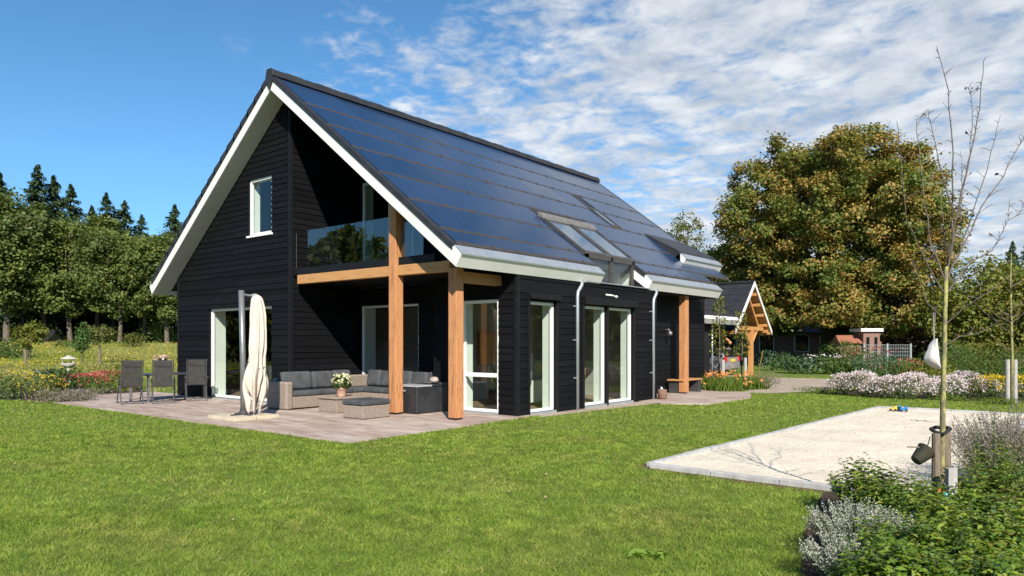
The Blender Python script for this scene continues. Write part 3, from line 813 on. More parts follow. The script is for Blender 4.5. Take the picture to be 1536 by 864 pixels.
# -- leaves ---------------------------------------------------------
def unit(a): return a / np.maximum(np.linalg.norm(a, axis=-1, keepdims=True), 1e-9)
def leaf_verts(P, Nn, size, aspect=.5, fold=.18, tdir=None, rg=rng):
    n = len(P)
    r = unit(rg.standard_normal((n, 3))) if tdir is None else tdir
    t = unit(r - Nn * (r * Nn).sum(1, keepdims=True)); s = np.cross(Nn, t)
    if np.ndim(size) == 0: size = np.full(n, size)
    Ls = (size * rg.uniform(.7, 1.25, n))[:, None]
    w = Ls * aspect * .5
    b = P - t * Ls * .5
    v = np.stack([b, b + t * Ls * .45 + s * w + Nn * Ls * fold, b + t * Ls - Nn * Ls * fold * .5, b + t * Ls * .45 - s * w + Nn * Ls * fold], 1)
    return v.reshape(-1, 3)
def leaf_mesh(name, Vs):
    V_ = np.concatenate(Vs) if isinstance(Vs, list) else Vs
    n = len(V_) // 4
    return mesh_np(name, V_, np.arange(n * 4).reshape(n, 4))
def blade_mesh(name, P, h, w, lean, rg=rng, bend=.5):
    """narrow blades rooted at P"""
    n = len(P); a = rg.uniform(0, 2 * np.pi, n); la = rg.uniform(0, 2 * np.pi, n)
    s = np.stack([np.cos(a), np.sin(a), np.zeros(n)], 1) * (w / 2)[:, None]
    ld = np.stack([np.cos(la), np.sin(la), np.zeros(n)], 1) * (lean * h)[:, None]
    up = np.zeros((n, 3)); up[:, 2] = h
    mid = P + up * .55 + ld * .35; tip = P + up * (1 - .25 * lean[:, None]) + ld
    V_ = np.stack([P - s, P + s, mid - s * .8, mid + s * .8, tip], 1).reshape(-1, 3)
    i = np.arange(n)[:, None] * 5
    return mesh_np(name, V_, i + np.array([[0, 1, 3, 2]]), i + np.array([[2, 3, 4]]))
def ball_points(n, c, r, rg=rng, shell=.3):
    d = unit(rg.standard_normal((n, 3))); rad = (shell + (1 - shell) * rg.random(n)) ** .5
    return np.array(c) + d * rad[:, None] * np.array(r), d

def bouquet(parent, c, r, nleaf, nflow, mflow, leafsize=.07, fsize=.05):
    P, d = ball_points(nleaf, (c[0], c[1], c[2] - r * .25), (r, r, r * .8))
    link('leaves', leaf_mesh('leaves', leaf_verts(P, unit(d + rng.standard_normal((nleaf, 3)) * .5), leafsize)), M['leaf_pot'], parent)
    P, d = ball_points(nflow, c, (r, r, r * .85), shell=.8); P[:, 2] = np.maximum(P[:, 2], c[2] - r * .2)
    vs = [leaf_verts(P + rng.standard_normal(P.shape) * fsize * .25, unit(d + rng.standard_normal(P.shape) * .7), fsize, .8) for k in range(4)]
    link('flowers', leaf_mesh('flowers', vs), mflow, parent)['kind'] = 'stuff'

def rbox(m, x0, x1, y0, y1, z0, z1): return m.box(x0, x1, y0, y1, z0, z1)

# corner sofa
ox, oy = -5.3, -.92
sofa = thing('corner_sofa', 'L shaped wicker corner sofa with charcoal cushions under the balcony', 'sofa', (ox, oy, .03))
def sb(name, mat, x0, x1, y0, y1, z0, z1, bev=.02, rot=None):
    cx, cy, cz = (x0 + x1) / 2, (y0 + y1) / 2, (z0 + z1) / 2
    o = MB().box((x0 - x1) / 2, (x1 - x0) / 2, (y0 - y1) / 2, (y1 - y0) / 2, (z0 - z1) / 2, (z1 - z0) / 2).build(name, mat, sofa, bevel=bev, seg=3)
    o.location = (cx - ox, cy - oy, cz)
    if rot: o.rotation_euler = rot
    return o
sb('base', M['wicker'], -5.3, -4.52, -.72, 2.12, .03, .30, .02)
sb('base', M['wicker'], -4.515, -2.2, 1.34, 2.12, .03, .30, .02)
sb('armrest', M['wicker'], -5.3, -4.48, -.92, -.725, .01, .66, .05)
sb('armrest', M['wicker'], -2.19, -2.03, 1.34, 2.12, .01, .64, .04)
sb('backrest', M['wicker'], -5.32, -5.16, -.74, 2.14, .28, .72, .04)
sb('backrest', M['wicker'], -5.155, -2.2, 1.99, 2.14, .28, .72, .04)
for y0, y1 in ((-.70, .18), (.19, 1.07), (1.08, 1.96)):
    sb('seat_cushion', M['cush'], -5.14, -4.50, y0, y1, .305, .43, .04)
for x0, x1 in ((-4.49, -3.73), (-3.72, -2.97), (-2.96, -2.21)):
    sb('seat_cushion', M['cush'], x0, x1, 1.33, 1.97, .305, .43, .04)
for i, (y0, y1) in enumerate(((-.70, .12), (.14, .78), (.80, 1.34))):
    sb('back_cushion', M['cush'], -5.13, -4.93, y0, y1, .43, .87 - .012 * (i % 2), .07, (0, R(-10), R(random.uniform(-4, 4))))
for i, (x0, x1) in enumerate(((-4.86, -4.36), (-4.33, -3.78), (-3.75, -3.2), (-3.17, -2.62), (-2.60, -2.22))):
    sb('back_cushion', M['cush'], x0, x1, 1.76, 1.96, .43, .86 - .015 * (i % 2), .07, (R(-10), 0, R(random.uniform(-4, 4))))

def local_box(parent, name, mat, x0, x1, y0, y1, z0, z1, bev=.015, seg=2):
    lx, ly, lz = parent.location
    return MB().box(x0 - lx, x1 - lx, y0 - ly, y1 - ly, z0 - lz, z1 - lz).build(name, mat, parent, bevel=bev, seg=seg)
t = thing('coffee_table', 'low square wicker coffee table carrying the flower pot', 'coffee table', (-3.4, -.12, .03))
local_box(t, 'base', M['wicker'], -3.72, -3.06, -.58, .36, .035, .33); local_box(t, 'table_top', M['wicker'], -3.75, -3.03, -.61, .39, .332, .365)
t = thing('ottoman', 'wicker ottoman with charcoal seat cushion in front of the coffee table', 'ottoman', (-1.85, -.75, .03))
local_box(t, 'base', M['wicker'], -2.18, -1.54, -1.10, -.38, .04, .30); local_box(t, 'seat_cushion', M['cush'], -2.20, -1.52, -1.12, -.36, .302, .42, .04, 3)
t = thing('flower_pot', 'pink clay pot of cream white flowers on the coffee table', 'flower pot', (-3.38, -.20, .365))
MB().lathe([(.09, 0), (.10, .02), (.125, .17), (.135, .175), (.135, .21), (.12, .21), (.11, .16)], 20).build('pot', M['terracotta'], t, smooth=True)
bouquet(t, (0, 0, .36), .21, 420, 55, M['fl_cream'], .08, .06)
# fire table under a black cover
t = thing('covered_fire_table', 'black covered box table with grey lid between the two timber posts', 'fire table', (-1.75, .85, .03))
local_box(t, 'cover', M['cover'], -2.12, -1.47, .34, 1.36, .0 + .035, .62, .03, 3)
local_box(t, 'lid', M['cover_top'], -2.14, -1.45, .32, .80, .622, .66, .01)
local_box(t, 'lid', M['cover'], -2.14, -1.45, .81, 1.38, .622, .655, .01)
local_box(t, 'handle', M['cover_top'], -1.98, -1.82, .305, .335, .52, .55, .004)
t = tag(MB().ball((0, 0, .06), (.12, .10, .075), 12, 8, .15).build('stone', M['stone'], smooth=True, loc=(-1.72, 1.12, .685)), 'round brown stone lying on the black covered box', 'stone')
t = tag(MB().lathe([(.02, 0), (.14, .0), (.17, .03), (.16, .03), (.13, .012)], 16).build('bowl', M['steel'], smooth=True, loc=(-1.6, 1.26, .656)), 'flat dark bowl beside the stone on the black covered box', 'bowl')

# parasol
px_, py_ = -3.70, -2.46
t = thing('parasol', 'closed cream cantilever parasol hanging beside its dark grey mast', 'parasol', (px_, py_, .105))
lean = -.05
MB().tube([(0, 0, .0), (-.012, -.008, 1.2), (lean, -.02, 2.58)], [.062, .06, .058], 12).build('mast', M['alu'], t, smooth=True)
MB().box(-.27, .27, -.05, .05, .0, .022).box(-.05, .05, -.27, .27, .0, .0215).lathe([(.10, 0), (.10, .05), (.07, .09), (.07, .12)], 16).build('foot', M['steel'], t)
MB().tube([(.06, .0, 1.02), (.13, .03, 1.05)], .02).ball((.15, .04, 1.05), (.05, .05, .07)).build('crank', M['steel'], t, smooth=True)
MB().tube([(lean, -.02, 2.50), (.10, .10, 2.47), (.20, .17, 2.50)], .025).build('arm', M['alu'], t, smooth=True)
def canopy():
    prof = [(2.60, .02), (2.57, .07), (2.50, .10), (2.35, .125), (2.15, .145), (1.95, .145), (1.90, .15), (1.6, .16), (1.35, .175), (1.15, .165), (1.0, .185), (.85, .205), (.70, .20), (.55, .17), (.45, .14), (.36, .10)]
    n = 96; vs = []; fs = []
    prof = [(prof[0][0] + (prof[-1][0] - prof[0][0]) * k / 44, float(np.interp(-(prof[0][0] + (prof[-1][0] - prof[0][0]) * k / 44), [-p[0] for p in prof], [p[1] for p in prof]))) for k in range(45)]
    for i, (z, r) in enumerate(prof):
        q = i / (len(prof) - 1)
        for k in range(n):
            a = 2 * math.pi * k / n
            f = 1 + (.08 + .22 * q) * math.sin(9 * a + 2.2 * q + .9 * math.sin(2 * a)) + (.04 + .06 * q) * math.sin(17 * a + 4 * math.sin(4 * q)) + .10 * math.sin(2 * a + 5 * q)
            f *= 1 + .42 * math.exp(-(((a - 5.6) / .45) ** 2)) * math.exp(-(((z - 1.05) / .28) ** 2)) + .22 * math.exp(-(((a - 2.6) / .4) ** 2)) * math.exp(-(((z - .8) / .22) ** 2)) - .12 * math.exp(-(((z - 1.32) / .12) ** 2))
            zz = z + .24 * max(0, (q - .45) / .55) ** 2 * math.sin(4 * a + 1.0)
            cx = .21 + .03 * math.sin(5 * q) - .02 * q; cy = .17 + .02 * math.sin(4 * q)
            vs.append((cx + r * f * math.cos(a), cy + r * f * math.sin(a), zz - .105))
    for i in range(len(prof) - 1):
        for k in range(n):
            k2 = (k + 1) % n
            fs.append((i * n + k, (i + 1) * n + k, (i + 1) * n + k2, i * n + k2))
    fs.append(tuple(range(n)))
    m = MB(); m.v = vs; m.f = fs
    return m
cn = canopy().build('canopy', M['canvas'], t, smooth=True)
cn.modifiers.new('thick', 'SOLIDIFY').thickness = .006
MB().tube([(.21 + .165 * math.cos(a), .17 + .165 * math.sin(a), .98 + .02 * math.sin(2 * a)) for a in np.linspace(0, 2 * math.pi, 25)], .012, 6).build('strap', M['canvas'], t)
for i, (dx, dy, lab) in enumerate(((-.5, -.5, 'near left'), (.02, -.5, 'nearest'), (-.5, .02, 'farthest'), (.02, .02, 'right hand'))):
    o = MB().box(0, .50, 0, .50, 0, .075).build('base_slab', M['slabtan'], bevel=.01, loc=(px_ + dx - .01, py_ + dy - .01, .03))
    tag(o, 'tan concrete slab weighing down the parasol foot, %s of the four' % lab, 'slab', 'slabs under the parasol')

# dining set
tx0, tx1, ty0, ty1 = -10.45, -9.30, -1.88, -.22
t = thing('garden_table', 'dark grey garden dining table set beside the gable window', 'table', ((tx0 + tx1) / 2, (ty0 + ty1) / 2, .03))
local_box(t, 'table_top', M['steel'], tx0, tx1, ty0, ty1, .725, .755, .01)
for x in (tx0 + .03, tx1 - .09):
    for y in (ty0 + .03, ty1 - .09):
        local_box(t, 'leg', M['alu'], x, x + .06, y, y + .06, .03, .724, .006)
M['chairframe'] = pmat('graphite_frame', (.085, .085, .088), (.11, .11, .112), 9, rough=.4, metal=.4)
def garden_chair():
    t = thing('garden_chair', '', 'chair')
    Mx = Matrix.Rotation(R(14), 3, 'X')
    def slant(name, mat, x, w, y0, z0, ln, th, ang):   # upright member leaning back
        o = MB().box(-w / 2, w / 2, -th / 2, th / 2, 0, ln).build(name, mat, t, bevel=.006)
        o.location = (x, y0, z0); o.rotation_euler = (R(ang), 0, 0); return o
    # faces +y; back at -y
    MB().box(-.22, .22, -.20, .24, .42, .45).build('seat', M['mesh'], t, bevel=.01)
    slant('backrest', M['mesh'], 0, .43, -.20, .44, .70, .02, 15)
    slant('headrest', M['mesh'], 0, .40, -.335, .96, .13, .06, 15)
    for s in (-1, 1):
        MB().tube([(s * .24, -.19, .42), (s * .24, -.20 - .19, 1.13)], .016, 8).build('back_frame', M['chairframe'], t)
        MB().tube([(s * .25, -.36, .0), (s * .25, .10, .62)], .015, 8).build('leg', M['chairframe'], t)
        MB().tube([(s * .27, .34, .0), (s * .27, -.12, .60)], .015, 8).build('leg', M['chairframe'], t)
        MB().box(s * .27 - .028, s * .27 + .028, -.26, .22, .615, .645).build('armrest', M['steel'], t, bevel=.008)
    MB().tube([(-.25, -.35, .02), (.25, -.35, .02)], .013, 6).build('stretcher', M['chairframe'], t)
    MB().tube([(-.27, .33, .02), (.27, .33, .02)], .013, 6).build('stretcher', M['chairframe'], t)
    return t
ch = garden_chair()
spots = [(-8.95, -1.62, 64, 'dark mesh garden chair at the table, the middle one of three'),
         (-9.10, -.66, 66, 'dark mesh garden chair closest to the gable window'),
         (-9.42, -2.25, 74, 'dark mesh garden chair at the far left end of the table')]
for i, (x, y, a, lab) in enumerate(spots):
    o = ch if i == 0 else copy_tree(ch)
    o.location = (x, y, .03); o.rotation_euler = (0, 0, R(a)); tag(o, lab, 'chair', 'garden chairs round the dining table')
t = thing('flower_pot', 'white pot of pale pink flowers on the garden table', 'flower pot', (-9.62, -1.35, .755))
MB().lathe([(.09, 0), (.105, .01), (.125, .19), (.135, .20), (.12, .20), (.11, .15)], 18).build('pot', M['whitepot'], t, smooth=True)
bouquet(t, (0, 0, .36), .20, 300, 60, M['fl_pink'], .08, .06)

# things indoors
t = thing('dining_table', 'pale dining table standing behind the big gable window', 'table', (-8.0, 2.2, .045))
MB().box(-1.2, 1.2, -.45, .45, .71, .755).build('table_top', pmat('pale_oak', (.50, .40, .28), (.56, .46, .33), 2, (1, 8, 1), .5), t, bevel=.008)
for x in (-1.1, 1.02):
    for y in (-.38, .30): MB().box(x, x + .08, y, y + .08, 0, .709).build('leg', M['steel'], t)
def dining_chair():
    t = thing('dining_chair', '', 'chair')
    MB().box(-.22, .22, -.22, .22, .43, .48).build('seat', M['cush'], t, bevel=.02)
    o = MB().box(-.21, .21, -.02, .02, 0, .42).build('backrest', M['cush'], t, bevel=.015); o.location = (0, -.21, .47); o.rotation_euler = (R(8), 0, 0)
    for x in (-.18, .18):
        for y in (-.18, .18): MB().tube([(x * .9, y * .9, .43), (x * 1.1, y * 1.1, 0)], .014, 6).build('leg', M['steel'], t)
    return t
dc = dining_chair()
for i, (x, y, a, lab) in enumerate(((-8.6, 1.5, 0, 'grey dining chair behind the left pane of the gable window'), (-7.2, 1.55, 8, 'grey dining chair behind the parasol, seen through the gable window'))):
    o = dc if i == 0 else copy_tree(dc)
    o.location = (x, y, .045); o.rotation_euler = (0, 0, R(a)); tag(o, lab, 'chair', 'dining chairs indoors')
t = thing('armchair', 'dark lounge chair behind the low pane beside the corner post', 'armchair', (-.85, 2.75, .045), R(150))
MB().box(-.38, .38, -.36, .38, .16, .42).build('seat', M['cush'], t, bevel=.06, seg=3)
o = MB().box(-.38, .38, -.07, .07, 0, .52).build('backrest', M['cush'], t, bevel=.06, seg=3); o.location = (0, -.34, .38); o.rotation_euler = (R(12), 0, 0)
for x in (-.3, .3):
    for y in (-.3, .3): MB().tube([(x, y, .17), (x * 1.1, y * 1.1, 0)], .016, 6).build('leg', M['post'], t)
t = thing('house_plant', 'bushy green house plant in a grey pot behind the corner window', 'plant', (-.42, 2.1, .045))
MB().lathe([(.13, 0), (.17, .03), (.19, .34), (.2, .35), (.17, .35), (.16, .3)], 18).build('pot', M['zinc_d'], t, smooth=True)
P, d = ball_points(260, (0, 0, .72), (.34, .30, .36)); link('leaves', leaf_mesh('leaves', leaf_verts(P, unit(d + rng.standard_normal(d.shape) * .5), .16, .45)), M['leaf_pot'], t)
t = thing('wooden_chair', 'light wooden chair behind the left glass door', 'chair', (-.75, 5.4, .045), R(60))
MB().box(-.22, .22, -.22, .22, .42, .46).build('seat', M['post'], t, bevel=.01)
o = MB().box(-.21, .21, -.015, .015, .10, .42).build('backrest', M['post'], t, bevel=.01); o.location = (0, -.22, .47); o.rotation_euler = (R(9), 0, 0)
for x in (-.19, .19):
    for y in (-.19, .19): MB().tube([(x, y, .43), (x * 1.1, y * 1.15, 0)], .016, 6).build('leg', M['post'], t)
t = thing('sideboard', 'pale low sideboard behind the narrow side window', 'cabinet', (-.95, 3.55, .045))
MB().box(-.25, .25, -.5, .5, .08, .62).build('cabinet', M['jamb'], t, bevel=.01)
for x in (-.2, .2):
    for y in (-.42, .42): MB().tube([(x, y, .08), (x, y, 0)], .018, 6).build('leg', M['post'], t)

# by the entrance
t = thing('bench', 'dark bench with a wooden plank seat beside the entrance post', 'bench', (.0, 10.6, .03))
MB().box(-.28, .28, -.70, .70, .385, .43).build('seat', M['beam'], t, bevel=.008)
for y in (-.62, .42): MB().box(-.26, .26, y, y + .22, 0, .384).build('leg', M['steel'], t, bevel=.006)
t = tag(MB().lathe([(.09, 0), (.12, .02), (.13, .26), (.115, .27), (.10, .22)], 14).build('clay_pot', pmat('brown_clay', (.16, .09, .06), (.22, .13, .09), 8, rough=.8), smooth=True, loc=(.72, 7.62, .03)), 'brown clay pot at the foot of the second downpipe', 'pot')
t = tag(MB().hexa([(-.10, -.03, 0), (.14, -.03, 0), (.14, .03, 0), (-.10, .03, 0), (-.04, -.02, .30), (.0, -.02, .26), (.0, .02, .26), (-.04, .02, .30)]).build('stone_shard', M['whitepot'], bevel=.01, loc=(.35, 8.35, .03)), 'white pointed stone standing by the porch wall', 'stone')

# sand toys
SANDTOY = {'yellow': (.75, .52, .06), 'blue': (.03, .22, .55)}
def toy(name, c, loc, lab, shape):
    m = pmat(name + '_' + c, SANDTOY[c], tuple(v * .9 for v in SANDTOY[c]), 5, rough=.35)
    t = thing(name, lab, 'toy', loc); t.scale = (.55, .55, .55)
    if shape == 'truck':
        MB().box(-.14, .14, -.08, .08, .05, .13).build('body', m, t, bevel=.015); MB().box(.02, .13, -.075, .075, .131, .21).build('cab', m, t, bevel=.015)
        for x in (-.09, .09):
            for y in (-.085, .085): MB().tube([(x, y - .015, .05), (x, y + .015, .05)], .05, 10).build('wheel', M['steel'], t)
    else:
        MB().lathe([(.055, 0), (.06, .0), (.09, .17), (.098, .17), (.098, .185), (.085, .185), (.055, .02)], 14).build('pail', m, t, smooth=True)
        MB().tube([(.09 * math.cos(a), 0, .18 + .09 * math.sin(a)) for a in np.linspace(0, math.pi, 9)], .006, 5).build('handle', m, t)
p = gp(1340, 619); toy('toy_truck', 'yellow', (p[0], p[1], .04), 'yellow toy truck in the far corner of the sand pit', 'truck')
p = gp(1349, 619); toy('toy_pail', 'blue', (p[0], p[1], .04), 'blue toy pail next to the yellow toy truck', 'pail')
p = gp(1356, 620); toy('toy_truck', 'blue', (p[0], p[1], .04), 'blue toy truck right of the blue pail', 'truck')

# ================================================================== carport, car, far buildings
M['vboard'] = pmat('black_vertical_boards', (.009, .010, .012), (.016, .016, .018), 2, (7, 7, .4), .6, .5, 10, .3)
an = thing('garage_annex', 'black board garage annex with tiled roof joined to the carport', 'garage', (-2.8, 14.2, 0))
def lb(p, m): lx, ly, lz = p.location; m.v = [(x - lx, y - ly, z - lz) for x, y, z in m.v]; return m
lb(an, MB().box(-9, -2.8, 14.15, 19.0, 0, 2.55)).build('wall', M['vboard'], an)
bt = MB()
for k in range(24): bt.box(-2.8, -2.785, 14.3 + k * .2, 14.31 + k * .2, .02, 2.5)
lb(an, bt).build('wall', M['vboard'], an)
sl = .75
def rtile(p, poly, y0, y1, name='roof', mat=None): return lb(p, MB().prism(poly, y0, y1)).build(name, mat or M['tile'], p)
rtile(an, [(-2.42, 2.72), (-6.2, 2.72 + 3.78 * sl), (-6.2, 2.55 + 3.78 * sl), (-2.42, 2.56)], 14.2, 21.0)
rtile(an, [(-6.201, 2.72 + 3.78 * sl), (-10, 2.72), (-10, 2.56), (-6.201, 2.55 + 3.78 * sl)], 14.2, 21.0)
rows = MB()
for k in range(11):
    x = -2.42 - k * .34; z = 2.73 + k * .34 * sl
    rows.prism([(x, z), (x - .05, z + .0375), (x - .05, z + .062), (x, z + .03)], 14.2, 21.0)
lb(an, rows).build('tile_rows', M['tile'], an)
rtile(an, [(-2.55, 2.43), (-2.42, 2.40), (-2.27, 2.60), (-2.38, 2.74), (-2.55, 2.70)], 14.2, 21.05, 'gutter_box', M['white'])
lb(an, MB().tube([(-2.68, 18.95, 0), (-2.68, 18.95, 2.5)], .045, 8)).build('downpipe', M['zinc'], an, smooth=True)

cpx, cpy = -2.5, 23.55
cp = thing('carport', 'tiled carport with open gable of orange timber, post and braces', 'carport', (-2.9, 23.9, 0))
csl = 0.98; cz = 4.42; hw = 2.33
def cslope(s, lo, hi, x0, x1, name, mat, w=hw, w0=0.0, par=None):
    a = cpy + s * w0; b = cpy + s * w
    z = lambda y: cz - csl * abs(y - cpy)
    poly = [(a, z(a) + lo), (b, z(b) + lo), (b, z(b) + hi), (a, z(a) + hi)]
    return lb(cp, MB().prism(poly, x0, x1, 'x')).build(name, mat, par or cp)
for s in (-1, 1):
    r_ = cslope(s, .0, .10, -9.0, cpx - .03, 'roof', M['tile'], w0=.002)
    cslope(s, -.045, -.002, -9.0, cpx - .05, 'roof_boarding', M['oak'], w0=.003)
    cslope(s, -.10, .115, cpx - .03, cpx + .01, 'bargeboard', M['white'], w=hw + .05)
    for q in (.35, .85, 1.35, 1.85, 2.25):
        y = cpy + s * q; z = cz - csl * q - .05
        lb(cp, MB().box(-8.5, cpx - .06, y - .04, y + .04, z - .16, z - .0)).build('purlin', M['oak'], cp)
tr = MB()
for s in (-1, 1):
    for k in range(1, 8):
        q = k * .32; y = cpy + s * q; z = cz - csl * q + .1
        tr.prism([(y, z), (y - s * .05, z + .049), (y - s * .05, z + .075), (y, z + .03)][::s], -9, cpx - .03, 'x')
lb(cp, tr).build('tile_rows', M['tile'], cp)
lb(cp, MB().box(-9, cpx - .03, cpy - .12, cpy + .12, cz + .06, cz + .16)).build('ridge', M['tile'], cp)
PX = -2.85
lb(cp, MB().box(PX - .1, PX + .1, 23.85, 24.05, 0.0, 2.2)).build('post', M['oak'], cp, bevel=.01)
lb(cp, MB().box(PX - .08, PX + .08, cpy - 2.2, cpy + 2.2, 2.2, 2.38)).build('beam', M['oak'], cp)
for y0, y1 in ((24.0, 24.75), (23.9, 23.15)):
    lb(cp, MB().tube([(PX, y0, 1.5), (PX, y1, 2.24)], .07, 6)).build('brace', M['oak'], cp)
lb(cp, MB().tube([(PX, cpy - 1.4, 2.38), (PX, cpy, 3.9)], .06, 6)).build('rafter', M['oak'], cp)
lb(cp, MB().tube([(PX, cpy + 1.4, 2.38), (PX, cpy, 3.9)], .06, 6)).build('rafter', M['oak'], cp)
lb(cp, MB().tube([(PX, cpy - 2.1, 1.55), (PX - .75, cpy - 2.1, 2.25)], .08, 6)).build('brace', M['oak'], cp)
lb(cp, MB().box(-8.5, -2.6, cpy + 2.0, cpy + 2.12, 2.1, 2.25)).build('beam', M['oak'], cp)
lb(cp, MB().box(-8.9, -8.7, cpy - 2.1, cpy + 2.1, 0, 2.25)).build('wall', M['vboard'], cp)
lb(cp, MB().box(-8.7, -5, cpy + 2.05, cpy + 2.2, 0, 2.1)).build('wall', M['vboard'], cp)

# estate car, backed in with its tail to the drive
M['carpaint'] = pmat('silver_paint', (.42, .43, .45), (.44, .45, .47), 3, rough=.28, metal=.6, coat=.6)
M['carglass'] = pmat('car_glass', (.01, .012, .014), (.012, .014, .016), 3, rough=.06, spec=.8)
M['redlens'] = pmat('red_lens', (.45, .02, .015), (.5, .03, .02), 3, rough=.2)
M['plate'] = pmat('yellow_plate', (.75, .48, .04), (.75, .5, .05), 3, rough=.4)
M['rubber'] = pmat('rubber', (.014, .014, .015), (.02, .02, .02), 8, rough=.8)
car = thing('parked_car', 'silver estate car parked under the carport, red tail lights outward', 'car', (-5.55, 22.9, 0), R(0))
prof = [(-2.15, .35), (-2.2, .62), (-2.05, .80), (-1.2, .95), (-.55, 1.36), (.1, 1.46), (1.2, 1.46), (1.85, 1.34), (2.12, .92), (2.2, .85), (2.22, .45), (2.1, .30), (-1.9, .26)]
def car_body():
    m = MB(); secs = [(-.87, .96), (-.80, 1.0), (.80, 1.0), (.87, .96)]
    n = len(prof); vs = []; fs = []
    for y, k in secs:
        for x, z in prof:
            tum = .84 if z > 1.2 else (.93 if z > .9 else 1)
            vs.append((x * (.985 if abs(y) > .85 else 1), y * tum, z * (k if z > .5 else 1)))
    for i in range(3):
        for j in range(n):
            j2 = (j + 1) % n
            fs.append((i * n + j, i * n + j2, (i + 1) * n + j2, (i + 1) * n + j))
    fs.append(tuple(range(n))); fs.append(tuple(3 * n + j for j in range(n))[::-1])
    return m.add(vs, fs)
car_body().build('body', M['carpaint'], car, bevel=.03)
MB().hexa([(1.93, -.62, 1.27), (2.13, -.70, .95), (2.13, .70, .95), (1.93, .62, 1.27), (1.97, -.62, 1.28), (2.165, -.70, .95), (2.165, .70, .95), (1.97, .62, 1.28)]).build('rear_window', M['carglass'], car)
for s in (-1, 1):
    MB().hexa([(-.95, s * .80, .97), (1.75, s * .80, .97), (1.75, s * .83, .97), (-.95, s * .83, .97), (-.45, s * .71, 1.34), (1.6, s * .71, 1.34), (1.6, s * .745, 1.34), (-.45, s * .745, 1.34)]).build('side_window', M['carglass'], car)
    MB().box(2.12, 2.235, s * .80 - .09, s * .80 + .09, .70, .93).build('tail_light', M['redlens'], car, bevel=.02)
    for x in (-1.35, 1.35):
        w = MB().tube([(x, s * .80 - .1, .31), (x, s * .80 + .1, .31)], .31, 20).build('wheel', M['rubber'], car)
        MB().tube([(x, s * .905 - .01, .31), (x, s * .905 + .005, .31)], .20, 14).build('rim', M['alu'], w)
MB().box(2.19, 2.25, -.80, .80, .36, .58).build('bumper', M['carpaint'], car, bevel=.04)
MB().box(2.225, 2.24, -.26, .26, .70, .82).build('number_plate', M['plate'], car)

# brick house in the shade of the big tree
def brickmat(name, c1, c2, mort):
    m, nt, out = new_mat(name); L = nt.links.new
    b = N(nt, 'BsdfPrincipled'); L(b.outputs[0], out.inputs[0]); b.inputs['Roughness'].default_value = .85
    tc = N(nt, 'TexCoord'); sm = N(nt, 'SeparateXYZ'); L(tc.outputs['Object'], sm.inputs[0])
    ad = N(nt, 'Math', operation='ADD'); L(sm.outputs[0], ad.inputs[0]); L(sm.outputs[1], ad.inputs[1])
    cb = N(nt, 'CombineXYZ'); L(ad.outputs[0], cb.inputs[0]); L(sm.outputs[2], cb.inputs[1])
    br = N(nt, 'TexBrick'); br.inputs['Scale'].default_value = 1; br.inputs['Brick Width'].default_value = .22; br.inputs['Row Height'].default_value = .075; br.inputs['Mortar Size'].default_value = .008
    br.inputs['Color1'].default_value = c4(c1); br.inputs['Color2'].default_value = c4(c2); br.inputs['Mortar'].default_value = c4(mort)
    L(cb.outputs[0], br.inputs['Vector']); L(br.outputs['Color'], b.inputs['Base Color']); return m
M['brick'] = brickmat('red_brick', (.20, .085, .06), (.27, .125, .085), (.22, .19, .16))
M['redtile'] = pmat('red_roof_tile', (.24, .09, .05), (.32, .13, .075), 3, (1, 1, 1), .8, .5, 12)
def far_house(name, label, cat, loc, rz, L_, Wd, H, RH, wins, wall='brick', rmat='tile', chim=None):
    t = thing(name, label, cat, loc, rz)
    MB().box(-L_ / 2, L_ / 2, -Wd / 2, Wd / 2, 0, H).prism([(-Wd / 2 + .02, H), (Wd / 2 - .02, H), (0, H + RH - .12)], -L_ / 2 + .02, L_ / 2 - .02, 'x').build('wall', M[wall], t)
    r = None
    for s in (-1, 1):
        o = .4; sl_ = RH / (Wd / 2)
        a = [(0, H + RH), (s * (Wd / 2 + o), H - o * sl_), (s * (Wd / 2 + o), H - o * sl_ + .16), (0, H + RH + .18)]
        r = MB().prism(a[::s], -L_ / 2 - .3, L_ / 2 + .3, 'x').build('roof', M[rmat], t)
    if chim: MB().box(chim - .35, chim + .35, -.3, .3, H + RH * .5, H + RH + .9).build('chimney', M[wall], r)
    for (x, z, w, h_) in wins:
        f = MB().box(x - w / 2, x + w / 2, -Wd / 2 - .04, -Wd / 2 + .05, z, z + h_).build('window', M['white'], t)
        MB().box(x - w / 2 + .08, x + w / 2 - .08, -Wd / 2 - .05, -Wd / 2 - .042, z + .08, z + h_ - .08).build('pane', M['carglass'], f)
    return t
p = dp(1180, 545, 60)
far_house('brick_house', 'dark brick house in deep shade behind the big tree', 'house', (p[0] - 2, p[1] + 4, 0), R(26), 15, 8, 2.7, 4.0,
          [(-4.5, .8, 1.2, 1.5), (-1.5, .8, 1.2, 1.5), (1.3, .8, 1.2, 1.5), (3.2, .2, 1.0, 2.1), (5.2, .8, 1.4, 1.5)], chim=3)
p = dp(1296, 545, 43)
OBS = .62
ob = thing('brick_outbuilding', 'small red brick outbuilding with pale flat roof edge beyond the vegetable plot', 'shed', (p[0], p[1], 0), R(34))
MB().box(-2.3, -.3, -.3, 1.8, 0, 2.0).build('wall', M['brick'], ob)
MB().box(-.29, 1.2, -.6, 1.8, 0, 2.75).build('wall', M['brick'], ob)
MB().box(-.6, 1.45, -.85, 2.0, 2.752, 2.98).build('roof_edge', M['white'], ob)
for x in (-.02, .72): MB().box(x, x + .28, -.63, -.595, .4, 2.35).build('window', M['carglass'], ob)
